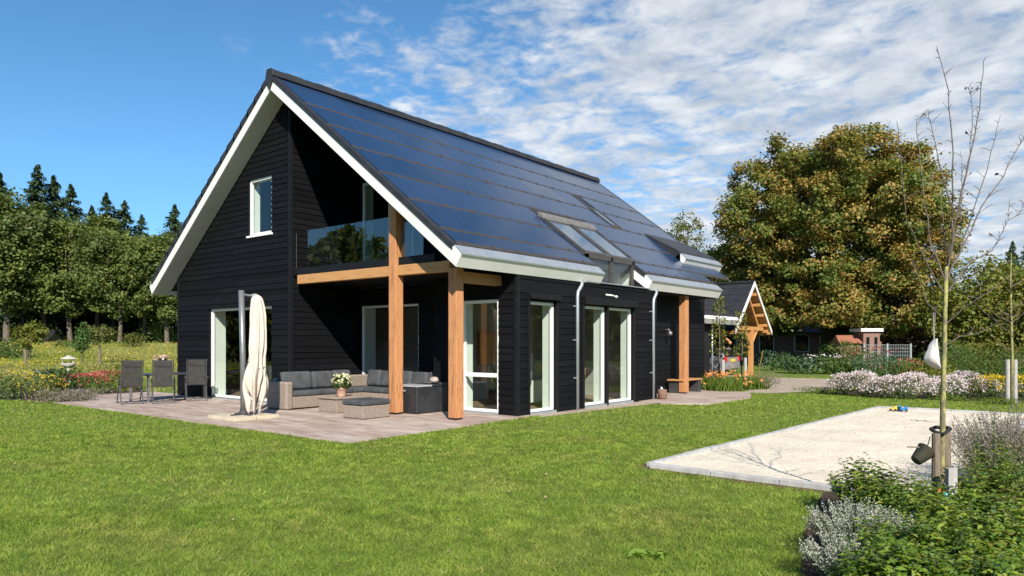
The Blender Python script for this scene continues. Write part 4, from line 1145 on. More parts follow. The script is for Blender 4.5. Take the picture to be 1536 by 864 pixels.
MB().hexa([(-2.5, -.6, 1.9), (-.3, -.6, 1.9), (-.3, 1.9, 1.9), (-2.5, 1.9, 1.9), (-2.4, .6, 2.5), (-.3, .6, 2.5), (-.3, .7, 2.5), (-2.4, .7, 2.5)]).build('roof', M['redtile'], ob)
ob.scale = (OBS, OBS, .82)
p = dp(1540, 545, 62)
far_house('red_roof_barn', 'low barn with orange red tile roof at the right edge', 'barn', (p[0] + 2, p[1], 0), R(40), 11, 6, 1.9, 1.4, [(-2, .6, 1.0, 1.0)], 'brick', 'redtile')
p = dp(66, 524, 95)
far_house('field_shed', 'small grey shed with a low roof under the wood edge', 'shed', (p[0], p[1], 1.0), R(30), 3.4, 2.6, 1.1, 1.0, [], 'stake', 'tile')

# fences
M['wire'] = pmat('galvanised_wire', (.36, .40, .40), (.45, .48, .48), 4, rough=.45, metal=.6)
def mesh_panel(t, x0, x1, h):
    m = MB(); k = x0
    while k <= x1 + .001: m.box(k - .006, k + .006, -.006, .006, .05, h); k += .1
    for i in range(8): z = .08 + (h - .1) * i / 7; m.box(x0, x1, -.007, .007, z - .006, z + .006)
    m.build('wire_panel', M['wire'], t)
a = gp(1296, 556); b = gp(1366, 556)
fz = thing('mesh_fence', 'galvanised wire mesh fence round the vegetable plot', 'fence', (a[0], a[1], 0), math.atan2(b[1] - a[1], b[0] - a[0]))
fl_ = math.hypot(b[0] - a[0], b[1] - a[1])
for k in range(3):
    x = fl_ * k / 2
    MB().box(x - .04, x + .04, -.04, .04, 0, 1.55).build('post', M['wire'], fz)
    if k < 2: mesh_panel(fz, x + .05, fl_ * (k + 1) / 2 - .05, 1.5)
a = dp(40, 527, 88); b = dp(112, 527, 84)
fz = thing('board_fence', 'weathered grey board fence at the far edge of the meadow', 'fence', (a[0], a[1], .4), math.atan2(b[1] - a[1], b[0] - a[0]))
Lf = math.hypot(b[0] - a[0], b[1] - a[1])
for k in range(int(Lf / 1.5) + 1): MB().box(k * 1.5 - .05, k * 1.5 + .05, -.05, .05, -.4, 1.0).build('post', M['stakeg'], fz)
for k in range(3): MB().box(0, Lf, -.075, -.052, -.1 + .38 * k, .2 + .38 * k).build('board', M['stakeg'], fz)

# white hammock seat
p = dp(1399, 560, 30)
hs_ = thing('hammock', 'white cloth hanging seat slung on ropes under the drooping branches', 'hammock', (p[0], p[1], .45), YAW)
hs_.scale = (1.05, 1.05, 1.05)
def sail():
    zs = [1.20, 1.12, .98, .82, .66, .50, .36, .24, .12, .02]
    xl = [.33, .24, .13, .08, .0, -.06, -.02, .12, .30, .48]; xr = [.38, .43, .47, .50, .53, .55, .565, .57, .575, .575]
    m = MB(); n = 16; vs = []; fs = []
    for z, l, r_ in zip(zs, xl, xr):
        for k in range(n):
            u = k / (n - 1)
            vs.append((l + (r_ - l) * u - .3, -.26 * math.sin(math.pi * u) * (1.15 - .5 * abs(z - .4)) + .02 * math.sin(9 * u + 5 * z) + .012 * math.sin(22 * u), z + .05 * math.sin(3 * u)))
    for i in range(len(zs) - 1):
        for k in range(n - 1): fs.append((i * n + k, i * n + k + 1, (i + 1) * n + k + 1, (i + 1) * n + k))
    return m.add(vs, fs)
o = sail().build('cloth', M['canvas'].copy(), hs_, smooth=True); o.modifiers.new('thick', 'SOLIDIFY').thickness = .02
o.data.materials[0] = M['soffit']
MB().tube([(.05, 0, 1.2), (.02, 0, 2.3)], .010, 5).build('rope', M['stakeg'], hs_); MB().tube([(.08, .02, 1.2), (.13, .06, 2.3)], .010, 5).build('rope', M['stakeg'], hs_)
# bird bath
p = dp(103, 570, 27.5)
t = thing('bird_bath', 'pale stone bird table among the flowers left of the terrace', 'bird bath', (p[0], p[1], 0))
t.scale = (.95, .95, 1)
M['birdstone'] = pmat('pale_stone', (.38, .35, .30), (.48, .45, .40), 9, rough=.85)
MB().lathe([(.16, 0), (.17, .06), (.09, .12), (.08, .55), (.12, .62)], 14).build('column', M['birdstone'], t, smooth=True)
MB().lathe([(.10, .62), (.20, .70), (.28, .80), (.27, .82), (.16, .75)], 18).build('bowl', M['birdstone'], t, smooth=True)
MB().lathe([(.30, .98), (.28, 1.0), (.02, 1.12)], 14).build('roof', M['birdstone'], t)
for a in (0.4, 2.5, 4.6): MB().tube([(.22 * math.cos(a), .22 * math.sin(a), .78), (.22 * math.cos(a), .22 * math.sin(a), .99)], .02, 6).build('support', M['birdstone'], t)

# ================================================================== planting
def lm(name, cols, **k): M[name] = leafmat(name, cols, **k)
lm('grass_blade', [(.165, .27, .030), (.22, .335, .042), (.275, .37, .055), (.35, .385, .10)], trans=.4, rough=.6, patch=[(.21, .29, .04), (.28, .32, .065), (.40, .36, .14)], pscale=.8, pmix=(.46, .70), tboost=1.55, mottle=((4.5, (.66, .72, .62), (1.2, 1.16, 1.15)), (1.3, (.84, .88, .82), (1.12, 1.08, 1.1))))
lm('clover', [(.17, .28, .04), (.21, .33, .05), (.25, .37, .07)], trans=.4, tboost=1.5)
lm('meadow_blade', [(.20, .23, .04), (.28, .27, .06), (.34, .30, .10), (.40, .34, .15)], trans=.3, patch=[(.15, .21, .03), (.22, .25, .04)], pscale=.12, tboost=1.5)
lm('yellow_fl', [(.62, .45, .02), (.70, .55, .05)], trans=.3)
lm('chestnut', [(.12, .155, .028), (.21, .205, .04), (.36, .225, .06), (.45, .25, .08)], trans=.32, rough=.55, patch=[(.06, .115, .02), (.10, .155, .028), (.15, .19, .035), (.23, .22, .045)], pscale=.55, pmix=(.42, .60))
lm('oak_leaf', [(.085, .135, .03), (.12, .165, .036), (.155, .195, .045), (.21, .225, .055)], trans=.32, rough=.55, patch=[(.06, .10, .026), (.10, .135, .035), (.14, .16, .045)], pscale=.16)
lm('oak_leaf_dark', [(.018, .038, .010), (.03, .055, .013), (.045, .07, .016)], trans=.2)  # oak leaf tints darkened, the wood's inner shade put into the colour
lm('conifer', [(.034, .062, .022), (.050, .082, .028), (.072, .102, .036)], trans=.1, rough=.6)
lm('birch', [(.10, .13, .03), (.14, .16, .04), (.18, .18, .05)], trans=.35)
lm('yellowgreen', [(.12, .16, .025), (.17, .20, .03), (.24, .22, .04), (.08, .12, .024)], trans=.35)
lm('brown_twig', [(.09, .065, .045), (.14, .10, .07), (.11, .09, .05)], trans=.15)
lm('shrub_gloss', [(.07, .14, .016), (.13, .23, .026), (.21, .31, .042), (.33, .37, .065)], trans=.3, rough=.22, spec=.7)
lm('shrub_tip', [(.20, .22, .04), (.26, .20, .06), (.16, .20, .03)], trans=.35, rough=.35)
lm('silver', [(.17, .21, .12), (.23, .27, .17), (.32, .34, .25), (.11, .15, .07)], trans=.2, rough=.7)
lm('silver_fl', [(.40, .42, .34), (.30, .33, .24), (.52, .50, .45)], trans=.2)
lm('lav', [(.13, .17, .06), (.19, .21, .09), (.26, .25, .13)], trans=.25)
lm('lav_fl', [(.24, .21, .20), (.30, .26, .27), (.22, .19, .13), (.28, .26, .16)], trans=.2)
lm('peren', [(.05, .11, .025), (.08, .15, .035), (.12, .19, .04), (.09, .13, .05)], trans=.3)
lm('bluegreen', [(.05, .11, .06), (.075, .14, .075), (.12, .18, .09)], trans=.3)
lm('strappy', [(.09, .16, .02), (.13, .20, .03), (.17, .23, .04)], trans=.4, tboost=1.5)
lm('aster_fl', [(.72, .66, .68), (.66, .52, .56), (.80, .77, .76), (.58, .42, .46)], trans=.2)
lm('red_fl', [(.36, .07, .05), (.45, .12, .08), (.40, .16, .13)], trans=.2)
lm('orange_fl', [(.62, .24, .06), (.66, .32, .12)], trans=.2)
lm('heather', [(.17, .15, .10), (.24, .20, .16), (.28, .22, .20), (.14, .15, .07)], trans=.2)
lm('dry', [(.30, .24, .13), (.38, .31, .18), (.22, .20, .09)], trans=.3)
M['bark'] = pmat('bark', (.09, .07, .052), (.17, .14, .11), 3, (3, 3, .6), .9, .8, 9, .1, dist=.03)
M['bark_dark'] = pmat('bark_dark', (.035, .028, .022), (.07, .056, .044), 3, (3, 3, .6), .9, .8, 9, .1, dist=.03)
M['bark_young'] = pmat('lichen_bark', (.17, .15, .09), (.34, .31, .11), 30, (1, 1, .5), .85, .5, 60, .1, lo=.42, hi=.6)
M['twig'] = pmat('twig', (.10, .075, .06), (.17, .13, .105), 12, rough=.8)
M['stem'] = pmat('green_stem', (.06, .08, .025), (.10, .11, .04), 9, rough=.7)

def pip(x, y, poly):
    inside = np.zeros(len(x), bool); n = len(poly)
    for i in range(n):
        (x0, y0), (x1, y1) = poly[i], poly[(i + 1) % n]
        if y0 == y1: continue
        c = ((y0 > y) != (y1 > y)) & (x < (x1 - x0) * (y - y0) / (y1 - y0) + x0)
        inside ^= c
    return inside
HOUSEFP = [(-11.4, 0), (.5, 0), (.5, 14.2), (-2.6, 14.2), (-2.6, 21), (-9, 21), (-9, 26.5), (-11.4, 14.2)]
SANDX = [(SX0 - .1, SY0 - .12), (SX1 + .1, SY0 - .2), (SX1 + .15, SY1 + .1), (SX0 + .33, SY1 + .1)]
def wedge(n, Y0, Y1, t0=-.9, t1=1.05, pw=1):
    Y = np.sqrt(rng.random(n) * (Y1 ** 2 - Y0 ** 2) + Y0 ** 2); a = rng.uniform(t0, t1, n)
    return CAM[0] + Y * (a * CS - SN), CAM[1] + Y * (a * SN + CS), Y
def lawn_ok(x, y):
    ok = np.ones(len(x), bool)
    for p in (PATIO, ENTR, STRIP, DRIVE, BED, LBED, HBED, EBED, SANDX, HOUSEFP): ok &= ~pip(x, y, p)
    bare = pip(x, y, [(SX0 - .16, SY0 - .12), (7.8, SY0 - .30), (7.9, SY0), (SX0 + .3, SY1), (SX0 + .28, SY1)])
    ok &= ~(bare & (rng.random(len(x)) < .8))
    return ok
xs, ys, Ys = [], [], []
for n, a, b in ((180000, 3.2, 7), (250000, 7, 13), (150000, 13, 22), (70000, 22, 34)):
    x, y, Y = wedge(n, a, b); k = lawn_ok(x, y) & ~((x < -14) & (y > -3.9 - (x + 14) * .1)); xs.append(x[k]); ys.append(y[k]); Ys.append(Y[k])
# ragged fringe along the terrace edge
for (a, b) in ((PATIO[0], PATIO[1]), (PATIO[1], PATIO[2]), (PATIO[2], PATIO[3])):
    n = int(np.hypot(b[0] - a[0], b[1] - a[1]) * 260); u = rng.random(n)
    x = a[0] + (b[0] - a[0]) * u + rng.normal(0, .05, n); y = a[1] + (b[1] - a[1]) * u + rng.normal(0, .05, n)
    xs.append(x); ys.append(y); Ys.append(np.hypot(x - CAM[0], y - CAM[1]))
x = np.concatenate(xs); y = np.concatenate(ys); Y = np.concatenate(Ys); n = len(x)
lum = .5 + .5 * np.sin(x * 1.7 + 1.3 * np.sin(y * 1.1)) * np.sin(y * 1.9 + np.sin(x * .7))
h = (.016 + .012 * lum + rng.gamma(2, .006, n)) * (1 + .010 * Y)
w = .0042 * np.clip(Y / 5.5, 1, 5) * rng.uniform(.7, 1.3, n)
gm_ = blade_mesh('lawn_grass', np.stack([x, y, np.full(n, .0)], 1), h, w, rng.uniform(.5, 2.2, n))
tag(link('lawn_grass', gm_, M['grass_blade']), 'short mown green grass of the lawn', 'grass', kind='stuff')
# fallen leaves and clover patches
x, y, Y = wedge(420, 4, 20); k = lawn_ok(x, y) & (x > -12); x, y = x[k], y[k]
P = np.stack([x, y, rng.uniform(.02, .04, len(x))], 1)
tag(link('fallen_leaves', leaf_mesh('fallen_leaves', leaf_verts(P, unit(rng.normal(0, .35, P.shape) + [0, 0, 1]), .045, .6)), M['dry']), 'small dry fallen leaves strewn over the lawn', 'leaves', kind='stuff')
cx_, cy_, _ = wedge(20, 4.2, 15); PP = []
for a, b in zip(cx_, cy_):
    r_ = rng.uniform(.12, .4); n = int(r_ * 900); PP.append(np.stack([a + rng.normal(0, r_ * .5, n), b + rng.normal(0, r_ * .5, n), rng.uniform(.025, .05, n)], 1))
P = np.concatenate(PP); P = P[lawn_ok(P[:, 0], P[:, 1])]
tag(link('clover', leaf_mesh('clover', leaf_verts(P, unit(rng.normal(0, .4, P.shape) + [0, 0, 1]), .022, .9)), M['clover']), 'patches of small clover leaves in the lawn', 'clover', kind='stuff')
# broad-leaved weeds in the lawn
for i, (qx, qy, lab) in enumerate(((958, 838, 'flat rosette weed in the lawn, the left of two at the lower edge'), (990, 838, 'flat rosette weed in the lawn, the right of two at the lower edge'))):
    p = gp(qx, qy); P = np.array([[p[0], p[1], .035]] * 14) + rng.normal(0, .035, (14, 3)) * [1, 1, .15]
    o = link('weed', leaf_mesh('weed', leaf_verts(P - np.array([p[0], p[1], 0]), unit(np.array([0, 0, 1.0]) + rng.normal(0, .25, (14, 3))), .085, .5)), M['clover'], loc=(p[0], p[1], 0)); tag(o, lab, 'weed', 'weeds in the lawn')

# meadow
x, y, Y = wedge(110000, 22, 92, -.80, -.38)
k = ~pip(x, y, HOUSEFP) & ~pip(x, y, LBED) & (x < -13.8) & ((y > -3.9 - (x + 14) * .10))
x, y, Y = x[k], y[k], Y[k]; n = len(x)
band = .5 + .5 * np.sin(Y * .21 + 1.5 * np.sin(x * .05))
h = (.10 + .30 * band * rng.random(n) + np.where(Y > 62, .45, 0) * rng.random(n)) ; w = .010 * np.clip(Y / 14, 1, 6)
tag(link('meadow_grass', blade_mesh('meadow_grass', np.stack([x, y, terrain(x, y)], 1), h, w, rng.uniform(.1, .5, n)), M['meadow_blade']), 'tall yellowing meadow grass left of the house', 'grass', kind='stuff')
i = rng.choice(n, 3600, False); P = np.stack([x[i], y[i], terrain(x[i], y[i]) + h[i] * .95 + .04], 1)
P = P[(np.sin(P[:, 0] * .22) * np.sin(P[:, 1] * .35 + 1) > -.35)]
tag(link('meadow_flowers', leaf_mesh('meadow_flowers', leaf_verts(P, unit(rng.normal(0, .5, P.shape) + [0, 0, 1]), .05 * np.clip(np.hypot(P[:, 0] - 10, P[:, 1] + 10) / 26, 1, 3), .9)), M['yellow_fl']), 'scattered yellow wild flowers in the meadow', 'flowers', kind='stuff')

def two_tone(name, va, vb, ma, mb, parent):
    """one leaf mesh, the leaves of vb carrying the second material"""
    na = sum(len(v) for v in va) // 4; nb = sum(len(v) for v in vb) // 4
    me = leaf_mesh(name, list(va) + list(vb))
    o = link(name, me, [M[ma], M[mb]], parent)
    me.polygons.foreach_set('material_index', np.concatenate([np.zeros(na, np.int32), np.ones(nb, np.int32)]))
    return o

# ---- generic clump plant
def clump(name, label, cat, loc, r, hgt, nl, leaf, lmat, nf=0, fmat=None, fsize=.04, group=None, upright=False, blades=False, ftop=.75, rr=None, aspect=.45):
    t = thing(name, label, cat, (loc[0], loc[1], loc[2] if len(loc) > 2 else 0), 0, group)
    rx, ry = (r, r) if rr is None else rr
    if blades:
        a = rng.uniform(0, 2 * np.pi, nl); q = np.sqrt(rng.random(nl)) * .75
        P = np.stack([rx * q * np.cos(a), ry * q * np.sin(a), np.zeros(nl)], 1)
        link('foliage', blade_mesh('foliage', P, hgt * rng.uniform(.6, 1.1, nl), np.full(nl, leaf), rng.uniform(.1, .7, nl)), M[lmat], t)
    else:
        bumps = [(rng.uniform(-.5, .5) * rx, rng.uniform(-.5, .5) * ry, rng.uniform(.35, .62) * hgt, rng.uniform(.45, .75)) for _ in range(6)]
        vs = []
        for bx, by, bz, br in bumps:
            P, d = ball_points(nl // 6, (bx, by, bz), (rx * br, ry * br, min(hgt * .5, hgt - bz)), shell=.35)
            P[:, 2] = np.abs(P[:, 2])
            nn = unit(d * .6 + np.array([0, 0, .6]) + rng.normal(0, .5, d.shape))
            td = unit(np.array([0, 0, 1.0]) + d * .6 + rng.normal(0, .3, d.shape)) if upright else None
            vs.append(leaf_verts(P, nn, leaf, aspect, tdir=td))
        link('foliage', leaf_mesh('foliage', vs), M[lmat], t)
    s = MB()
    for k in range(9):
        a = rng.uniform(0, 6.28); q = rng.uniform(.2, .7)
        s.tube([(0.02 * math.cos(a), .02 * math.sin(a), 0), (rx * q * .5 * math.cos(a), ry * q * .5 * math.sin(a), hgt * .4), (rx * q * math.cos(a), ry * q * math.sin(a), hgt * .8)], [.008, .006, .003], 5)
    s.build('stems', M['stem'], t)
    if nf:
        a = rng.uniform(0, 2 * np.pi, nf); q = np.sqrt(rng.random(nf))
        z = hgt * (ftop + (1.06 - ftop) * np.sqrt(np.clip(1 - q ** 2, 0, 1))) * rng.uniform(.88, 1.06, nf)
        C_ = np.stack([rx * q * np.cos(a), ry * q * np.sin(a), z], 1)
        lowm = q > .8; C_[lowm, 2] *= rng.uniform(.45, 1, lowm.sum())
        vs = [leaf_verts(C_ + rng.normal(0, fsize * .35, C_.shape), unit(rng.normal(0, .6, C_.shape) + np.array([0, 0, .8])), fsize, .8) for _ in range(3)]
        if nf < 300:
            f0 = t.children[0]; me = f0.data; k = len(me.polygons)
            fm = leaf_mesh('flowers', vs)
            nv = len(me.vertices); A = np.empty(nv * 3, np.float32); me.vertices.foreach_get('co', A); B = np.empty(len(fm.vertices) * 3, np.float32); fm.vertices.foreach_get('co', B)
            faces = [tuple(p.vertices) for p in me.polygons] + [tuple(i + nv for i in p.vertices) for p in fm.polygons]
            nm = bpy.data.meshes.new('foliage'); nm.from_pydata(np.concatenate([A, B]).reshape(-1, 3).tolist(), [], faces); nm.update()
            nm.materials.append(M[lmat]); nm.materials.append(M[fmat])
            nm.polygons.foreach_set('material_index', [0] * k + [1] * (len(faces) - k)); f0.data = nm
            bpy.data.meshes.remove(me); bpy.data.meshes.remove(fm); nm.name = 'foliage'
        else:
            link('flowers', leaf_mesh('flowers', vs), M[fmat], t)
    return t

# ---- left flower bed
def at(px, py): p = gp(px, py); return (p[0], p[1])
LB = [
 ('perennial', 'loose green perennials with yellow flowers at the left end of the flower bed', (18, 598), .9, .75, 520, .10, 'peren', 60, 'yellow_fl', .045),
 ('perennial', 'mustard yellow flowering clump beside the grey heather', (55, 597), .75, .62, 420, .09, 'yellowgreen', 80, 'yellow_fl', .045),
 ('heather', 'low grey pink heather mound nearest the lawn edge', (92, 604), .85, .34, 900, .05, 'heather', 120, 'lav_fl', .03),
 ('heather', 'low grey pink heather mound touching the terrace corner', (130, 602), .75, .32, 900, .05, 'heather', 100, 'lav_fl', .03),
 ('perennial', 'leafy dark green perennial behind the heather', (78, 586), .8, .75, 480, .13, 'bluegreen', 0, None, .04),
 ('perennial', 'tall leafy perennial below the bird table', (104, 584), .8, .85, 480, .13, 'peren', 0, None, .04),
 ('sedum', 'red flowering sedum left of the dining set', (128, 584), .75, .5, 380, .08, 'peren', 240, 'red_fl', .06),
 ('sedum', 'red and pink sedum just behind the left garden chair', (163, 581), .85, .55, 380, .08, 'peren', 260, 'red_fl', .06),
 ('perennial', 'bright green low perennial at the back edge of the terrace', (160, 589), .7, .3, 420, .07, 'strappy', 0, None, .04),
 ('dry_perennial', 'pale seed headed perennial at the back of the flower bed', (60, 576), 1.1, .85, 420, .09, 'dry', 80, 'yellow_fl', .05),
 ('dry_perennial', 'straw coloured seed heads rising behind the red sedum', (140, 573), 1.1, .85, 380, .09, 'dry', 0, None, .04),
 ('dry_perennial', 'straw coloured tall stems at the left frame edge', (6, 580), 1.1, .9, 380, .09, 'dry', 40, 'yellow_fl', .05),
 ('shrub', 'upright bright green shrub between meadow and garden chairs', (186, 586), .5, 1.25, 650, .09, 'yellowgreen', 0, None, .04)]
for nm, lab, pp, r, hg, nl, lf, lmn, nf, fm, fs in LB:
    clump(nm, lab, 'shrub' if nm == 'shrub' else 'flower', at(*pp), r, hg, nl, lf, lmn, nf, fm, fs, 'plants of the left flower bed', upright=nm in ('heather', 'dry_perennial', 'perennial'))

# ---- entrance bed, far beds
EB = [(1062, 584, 'bright green strappy clump beside the entrance bench'), (1085, 587, 'bright green strappy clump below the first trained pear'), (1108, 584, 'bright green strappy clump between the two pear stakes'), (1127, 583, 'bright green strappy clump at the drive edge of the entrance bed')]
for i, (qx, qy, lab) in enumerate(EB):
    clump('day_lily', lab, 'plant', at(qx, qy), .8, .55, 420, .03, 'strappy', 26 if i < 3 else 0, 'orange_fl', .10, 'strappy plants in the entrance bed', blades=True)
clump('heather', 'dull brown pink heather at the right end of the entrance bed', 'plant', at(1150, 583), .8, .5, 700, .06, 'heather', 60, 'lav_fl', .04, upright=True)
clump('low_hedge_plant', 'low bright green edging plant left of the white asters', 'plant', at(1228, 590), .9, .22, 600, .06, 'strappy', rr=(1.1, .5))
FB = [(1160, 556, .9, 1.25, 'bluegreen', 'tall blue green perennial right of the carport post'), (1185, 560, .9, .9, 'peren', 'mid green leafy perennial along the drive, second after the carport'),
      (1212, 561, 1.0, 1.05, 'bluegreen', 'large leaved grey green plant in the bed behind the drive'), (1238, 561, 1.0, .95, 'peren', 'bushy green plant in front of the big trunk'),
      (1262, 561, 1.0, .85, 'strappy', 'yellow green plant right of the big trunk'), (1288, 562, 1.0, .9, 'peren', 'green plant before the brick outbuilding'),
      (1312, 566, 1.1, 1.25, 'bluegreen', 'dark blue green bush behind the white asters'), (1340, 563, 1.0, .9, 'peren', 'leafy plant at the wire fence foot'), (1368, 566, 1.0, .8, 'yellowgreen', 'yellow green plant with red blooms behind the asters')]
for i, (qx, qy, r, hg, mt, lab) in enumerate(FB):
    clump('perennial', lab, 'plant', at(qx, qy), r * 1.15, hg, 520, .16, mt, 40 if i in (3, 8, 6) else 0, 'red_fl' if i != 3 else 'aster_fl', .09, 'plants behind the gravel drive', upright=True)
p = at(1398, 570); clump('shrub', 'yellow green shrub under the white hanging seat', 'shrub', p, 1.1, .85, 700, .11, 'yellowgreen', group='plants behind the gravel drive')
p = dp(1136, 560, 33); t = thing('marker_stake', 'thin yellow green cane leaning beside the carport post', 'cane', (p[0], p[1], 0))
MB().tube([(0, 0, 0), (.22, .12, 1.25)], .028, 6).build('cane', M['shrub_tip'], t)
for qx, qy, mt, lab in ((1256, 552, 'peren', 'tall leafy bush left of the brick outbuilding'), (1345, 550, 'oak_leaf', 'dark leafy bush right of the brick outbuilding'), (1278, 556, 'oak_leaf', 'dark leafy bush half hiding the brick outbuilding'), (1420, 556, 'peren', 'tall bush right of the white hammock')):
    clump('shrub', lab, 'shrub', at(qx, qy), 1.5, 1.75, 1300, .15, mt, group='bushes in front of the far trees')
# asters
an_ = 9
for i in range(an_):
    q = i / (an_ - 1); qx = 1268 + q * 205; qy = 593 + 5 * math.sin(q * 3.1) + 2 * q
    x_, y_ = at(qx, qy)
    lab = ['pale pink white aster clump at the left end of the border', 'second aster clump from the left end of the border', 'third aster clump from the left end of the border', 'fourth aster clump from the left end of the border', 'middle aster clump of the border', 'aster clump just left of the bare tree trunk', 'aster clump just right of the bare tree trunk', 'second aster clump from the right end of the border', 'aster clump at the right end of the border'][i]
    clump('aster', lab, 'flower', (x_, y_), .52, .62 + .10 * math.sin(i * 2.1), 620, .055, 'peren', 420, 'aster_fl', .045, 'asters in the border', ftop=.6)
for i, (qx, qy, lab) in enumerate(((1487, 598, 'golden yellow flower clump left of the young staked tree'), (1530, 600, 'golden yellow flower clump right of the young staked tree'))):
    clump('coneflower', lab, 'flower', at(qx, qy), .5, .62, 480, .07, 'peren', 150, 'yellow_fl', .06, 'yellow flowers at the right edge')
clump('low_hedge_plant', 'low lime green edging plant below the asters', 'plant', at(1440, 602), .6, .18, 500, .06, 'strappy', rr=(.9, .35))
clump('low_hedge_plant', 'low lime green edging plant beneath the golden flowers', 'plant', at(1500, 607), .6, .2, 500, .06, 'strappy', rr=(.7, .35))
GS = [(1440, 566, 'rough green shrub behind the aster border, right of the trunk'), (1470, 562, 'tangled yellow green shrub behind the aster border'), (1505, 566, 'tangled green shrub behind the young staked tree'), (1540, 564, 'green shrub cut by the right frame edge')]
for qx, qy, lab in GS:
    clump('shrub', lab, 'shrub', at(qx, qy), 1.5, 1.5, 1000, .13, ['peren', 'yellowgreen', 'peren', 'yellowgreen'][GS.index((qx, qy, lab))], 60, 'shrub_tip', .08, 'rough shrubs behind the aster border')

# ---- foreground shrubs with shoots
def shoot_shrub(name, label, loc, rx, ry, hgt, nsh, lps, leaf, lmat, tipmat=None, group=None, cat='shrub', aspect=.44, lean_out=1.0):
    t = thing(name, label, cat, (loc[0], loc[1], 0), 0, group)
    vs = []; vt = []; st = MB()
    for k in range(nsh):
        a = rng.uniform(0, 2 * np.pi); q = np.sqrt(rng.random())
        tip = np.array([rx * q * math.cos(a), ry * q * math.sin(a), hgt * (1 - .45 * q ** 2) * rng.uniform(.66, 1.18)])
        b0 = np.array([tip[0] * .35, tip[1] * .35, 0.0]); mid = (b0 + tip) / 2 + np.array([tip[0] * .12, tip[1] * .12, .05])
        if k % 3 == 0: st.tube([b0, mid, tip], [.006, .004, .002], 4, False)
        u = np.linspace(.25, 1.0, lps) ** .8
        P = ((1 - u) ** 2)[:, None] * b0 + (2 * u * (1 - u))[:, None] * mid + (u ** 2)[:, None] * tip
        d = unit(tip - mid)
        ang = np.arange(lps) * 2.4 + rng.uniform(0, 6)
        out = np.stack([np.cos(ang), np.sin(ang), np.zeros(lps)], 1)
        td = unit(out * lean_out + d * .7 + rng.normal(0, .15, (lps, 3)))
        nn = unit(d * 1.0 + np.array([0, 0, .5]) - out * .3 + rng.normal(0, .2, (lps, 3)))
        sz = leaf * np.where(u > .9, .7, 1.0)
        lv = leaf_verts(P + td * leaf * .5, nn, sz, aspect, .14, td)
        if tipmat and rng.random() < .45:
            vt.append(lv[-8:]); lv = lv[:-8]
        vs.append(lv)
    two_tone('leaves', vs, vt, lmat, tipmat or lmat, t)
    st.build('stems', M['stem'], t)
    return t
def spike_shrub(name, label, loc, r, hgt, nst, lmat, fmat, leaf, group=None, fl=.35, splay=.6, flsize=.012):
    t = thing(name, label, 'shrub', (loc[0], loc[1], 0), 0, group); vs = []; vf = []; st = MB()
    for k in range(nst):
        a = rng.uniform(0, 2 * np.pi); q = np.sqrt(rng.random())
        b0 = np.array([r * q * .45 * math.cos(a), r * q * .45 * math.sin(a), 0]); H = hgt * rng.uniform(.7, 1.1) * (1 - .3 * q)
        tip = b0 + np.array([r * q * splay * math.cos(a), r * q * splay * math.sin(a), H])
        m_ = int(18 * max(1, hgt / .5)); u = np.linspace(.1, 1, m_)
        P = b0 + (tip - b0) * u[:, None] + np.array([0, 0, .03]) * np.sin(u * 3.1)[:, None]
        d = unit(tip - b0); ang = np.arange(m_) * 2.4; out = np.stack([np.cos(ang), np.sin(ang), np.zeros(m_)], 1)
        td = unit(out + d * .8); nn = unit(d - out * .4 + rng.normal(0, .2, (m_, 3)))
        low = u < 1 - fl
        vs.append(leaf_verts(P[low] + td[low] * leaf * .4, nn[low], leaf, .35, .1, td[low]))
        hi = ~low
        if fmat: vf.append(leaf_verts(np.repeat(P[hi], 3, 0) + rng.normal(0, flsize * .5, (hi.sum() * 3, 3)), unit(rng.normal(0, 1, (hi.sum() * 3, 3))), flsize * 1.3, .8))
        if k % 4 == 0: st.tube([b0, (b0 + tip) / 2, tip], [.003, .002, .0015], 4, False)
    link('leaves', leaf_mesh('leaves', vs), M[lmat], t)
    if vf: link('flowers', leaf_mesh('flowers', vf), M[fmat], t)
    st.build('stems', M['stem'], t); return t
G = 'evergreen shrubs of the corner bed'
def bed(px, py, Y): p = dp(px, py, Y); return (p[0], p[1])
SH = [(1300, 730, 6.55, .34, .30, .52, 90, 'yellow tipped evergreen shrub nearest the sand pit corner', True),
      (1362, 760, 6.0, .38, .34, .50, 110, 'glossy evergreen shrub left of the grey stake', True),
      (1400, 800, 5.35, .40, .36, .50, 120, 'glossy evergreen shrub in front of the grey stake', False),
      (1470, 770, 5.9, .42, .40, .56, 120, 'glossy evergreen shrub right of the grey stake', True),
      (1530, 760, 6.0, .42, .40, .66, 120, 'taller glossy evergreen shrub at the right edge', True),
      (1352, 850, 4.75, .36, .34, .44, 110, 'glossy evergreen shrub beside the silvery thyme', False),
      (1430, 860, 4.55, .42, .38, .48, 130, 'glossy evergreen shrub at the bottom edge, middle of the corner bed', True),
      (1515, 850, 4.75, .42, .38, .52, 120, 'glossy evergreen shrub in the bottom right corner', True),
      (1345, 905, 4.25, .36, .34, .40, 110, 'lowest evergreen shrub cut by the bottom edge', False),
      (1490, 930, 4.0, .42, .40, .45, 120, 'evergreen shrub cut by the bottom right edge', False),
      (1590, 800, 5.4, .45, .42, .62, 110, 'evergreen shrub cut by the right frame edge', True)]
for i, (qx, qy, Y, rx, ry, hg, ns, lab, tp) in enumerate(SH):
    shoot_shrub('evergreen_shrub', lab, bed(qx, qy, Y), rx, ry, hg, int(ns * .95), 14, .074, 'shrub_gloss', 'shrub_tip' if tp else None, G)
spike_shrub('thyme', 'silvery flowering thyme bush at the lawn edge of the corner bed', bed(1286, 850, 5.25), .36, .46, 420, 'silver', 'silver_fl', .022, fl=.22, flsize=.009)
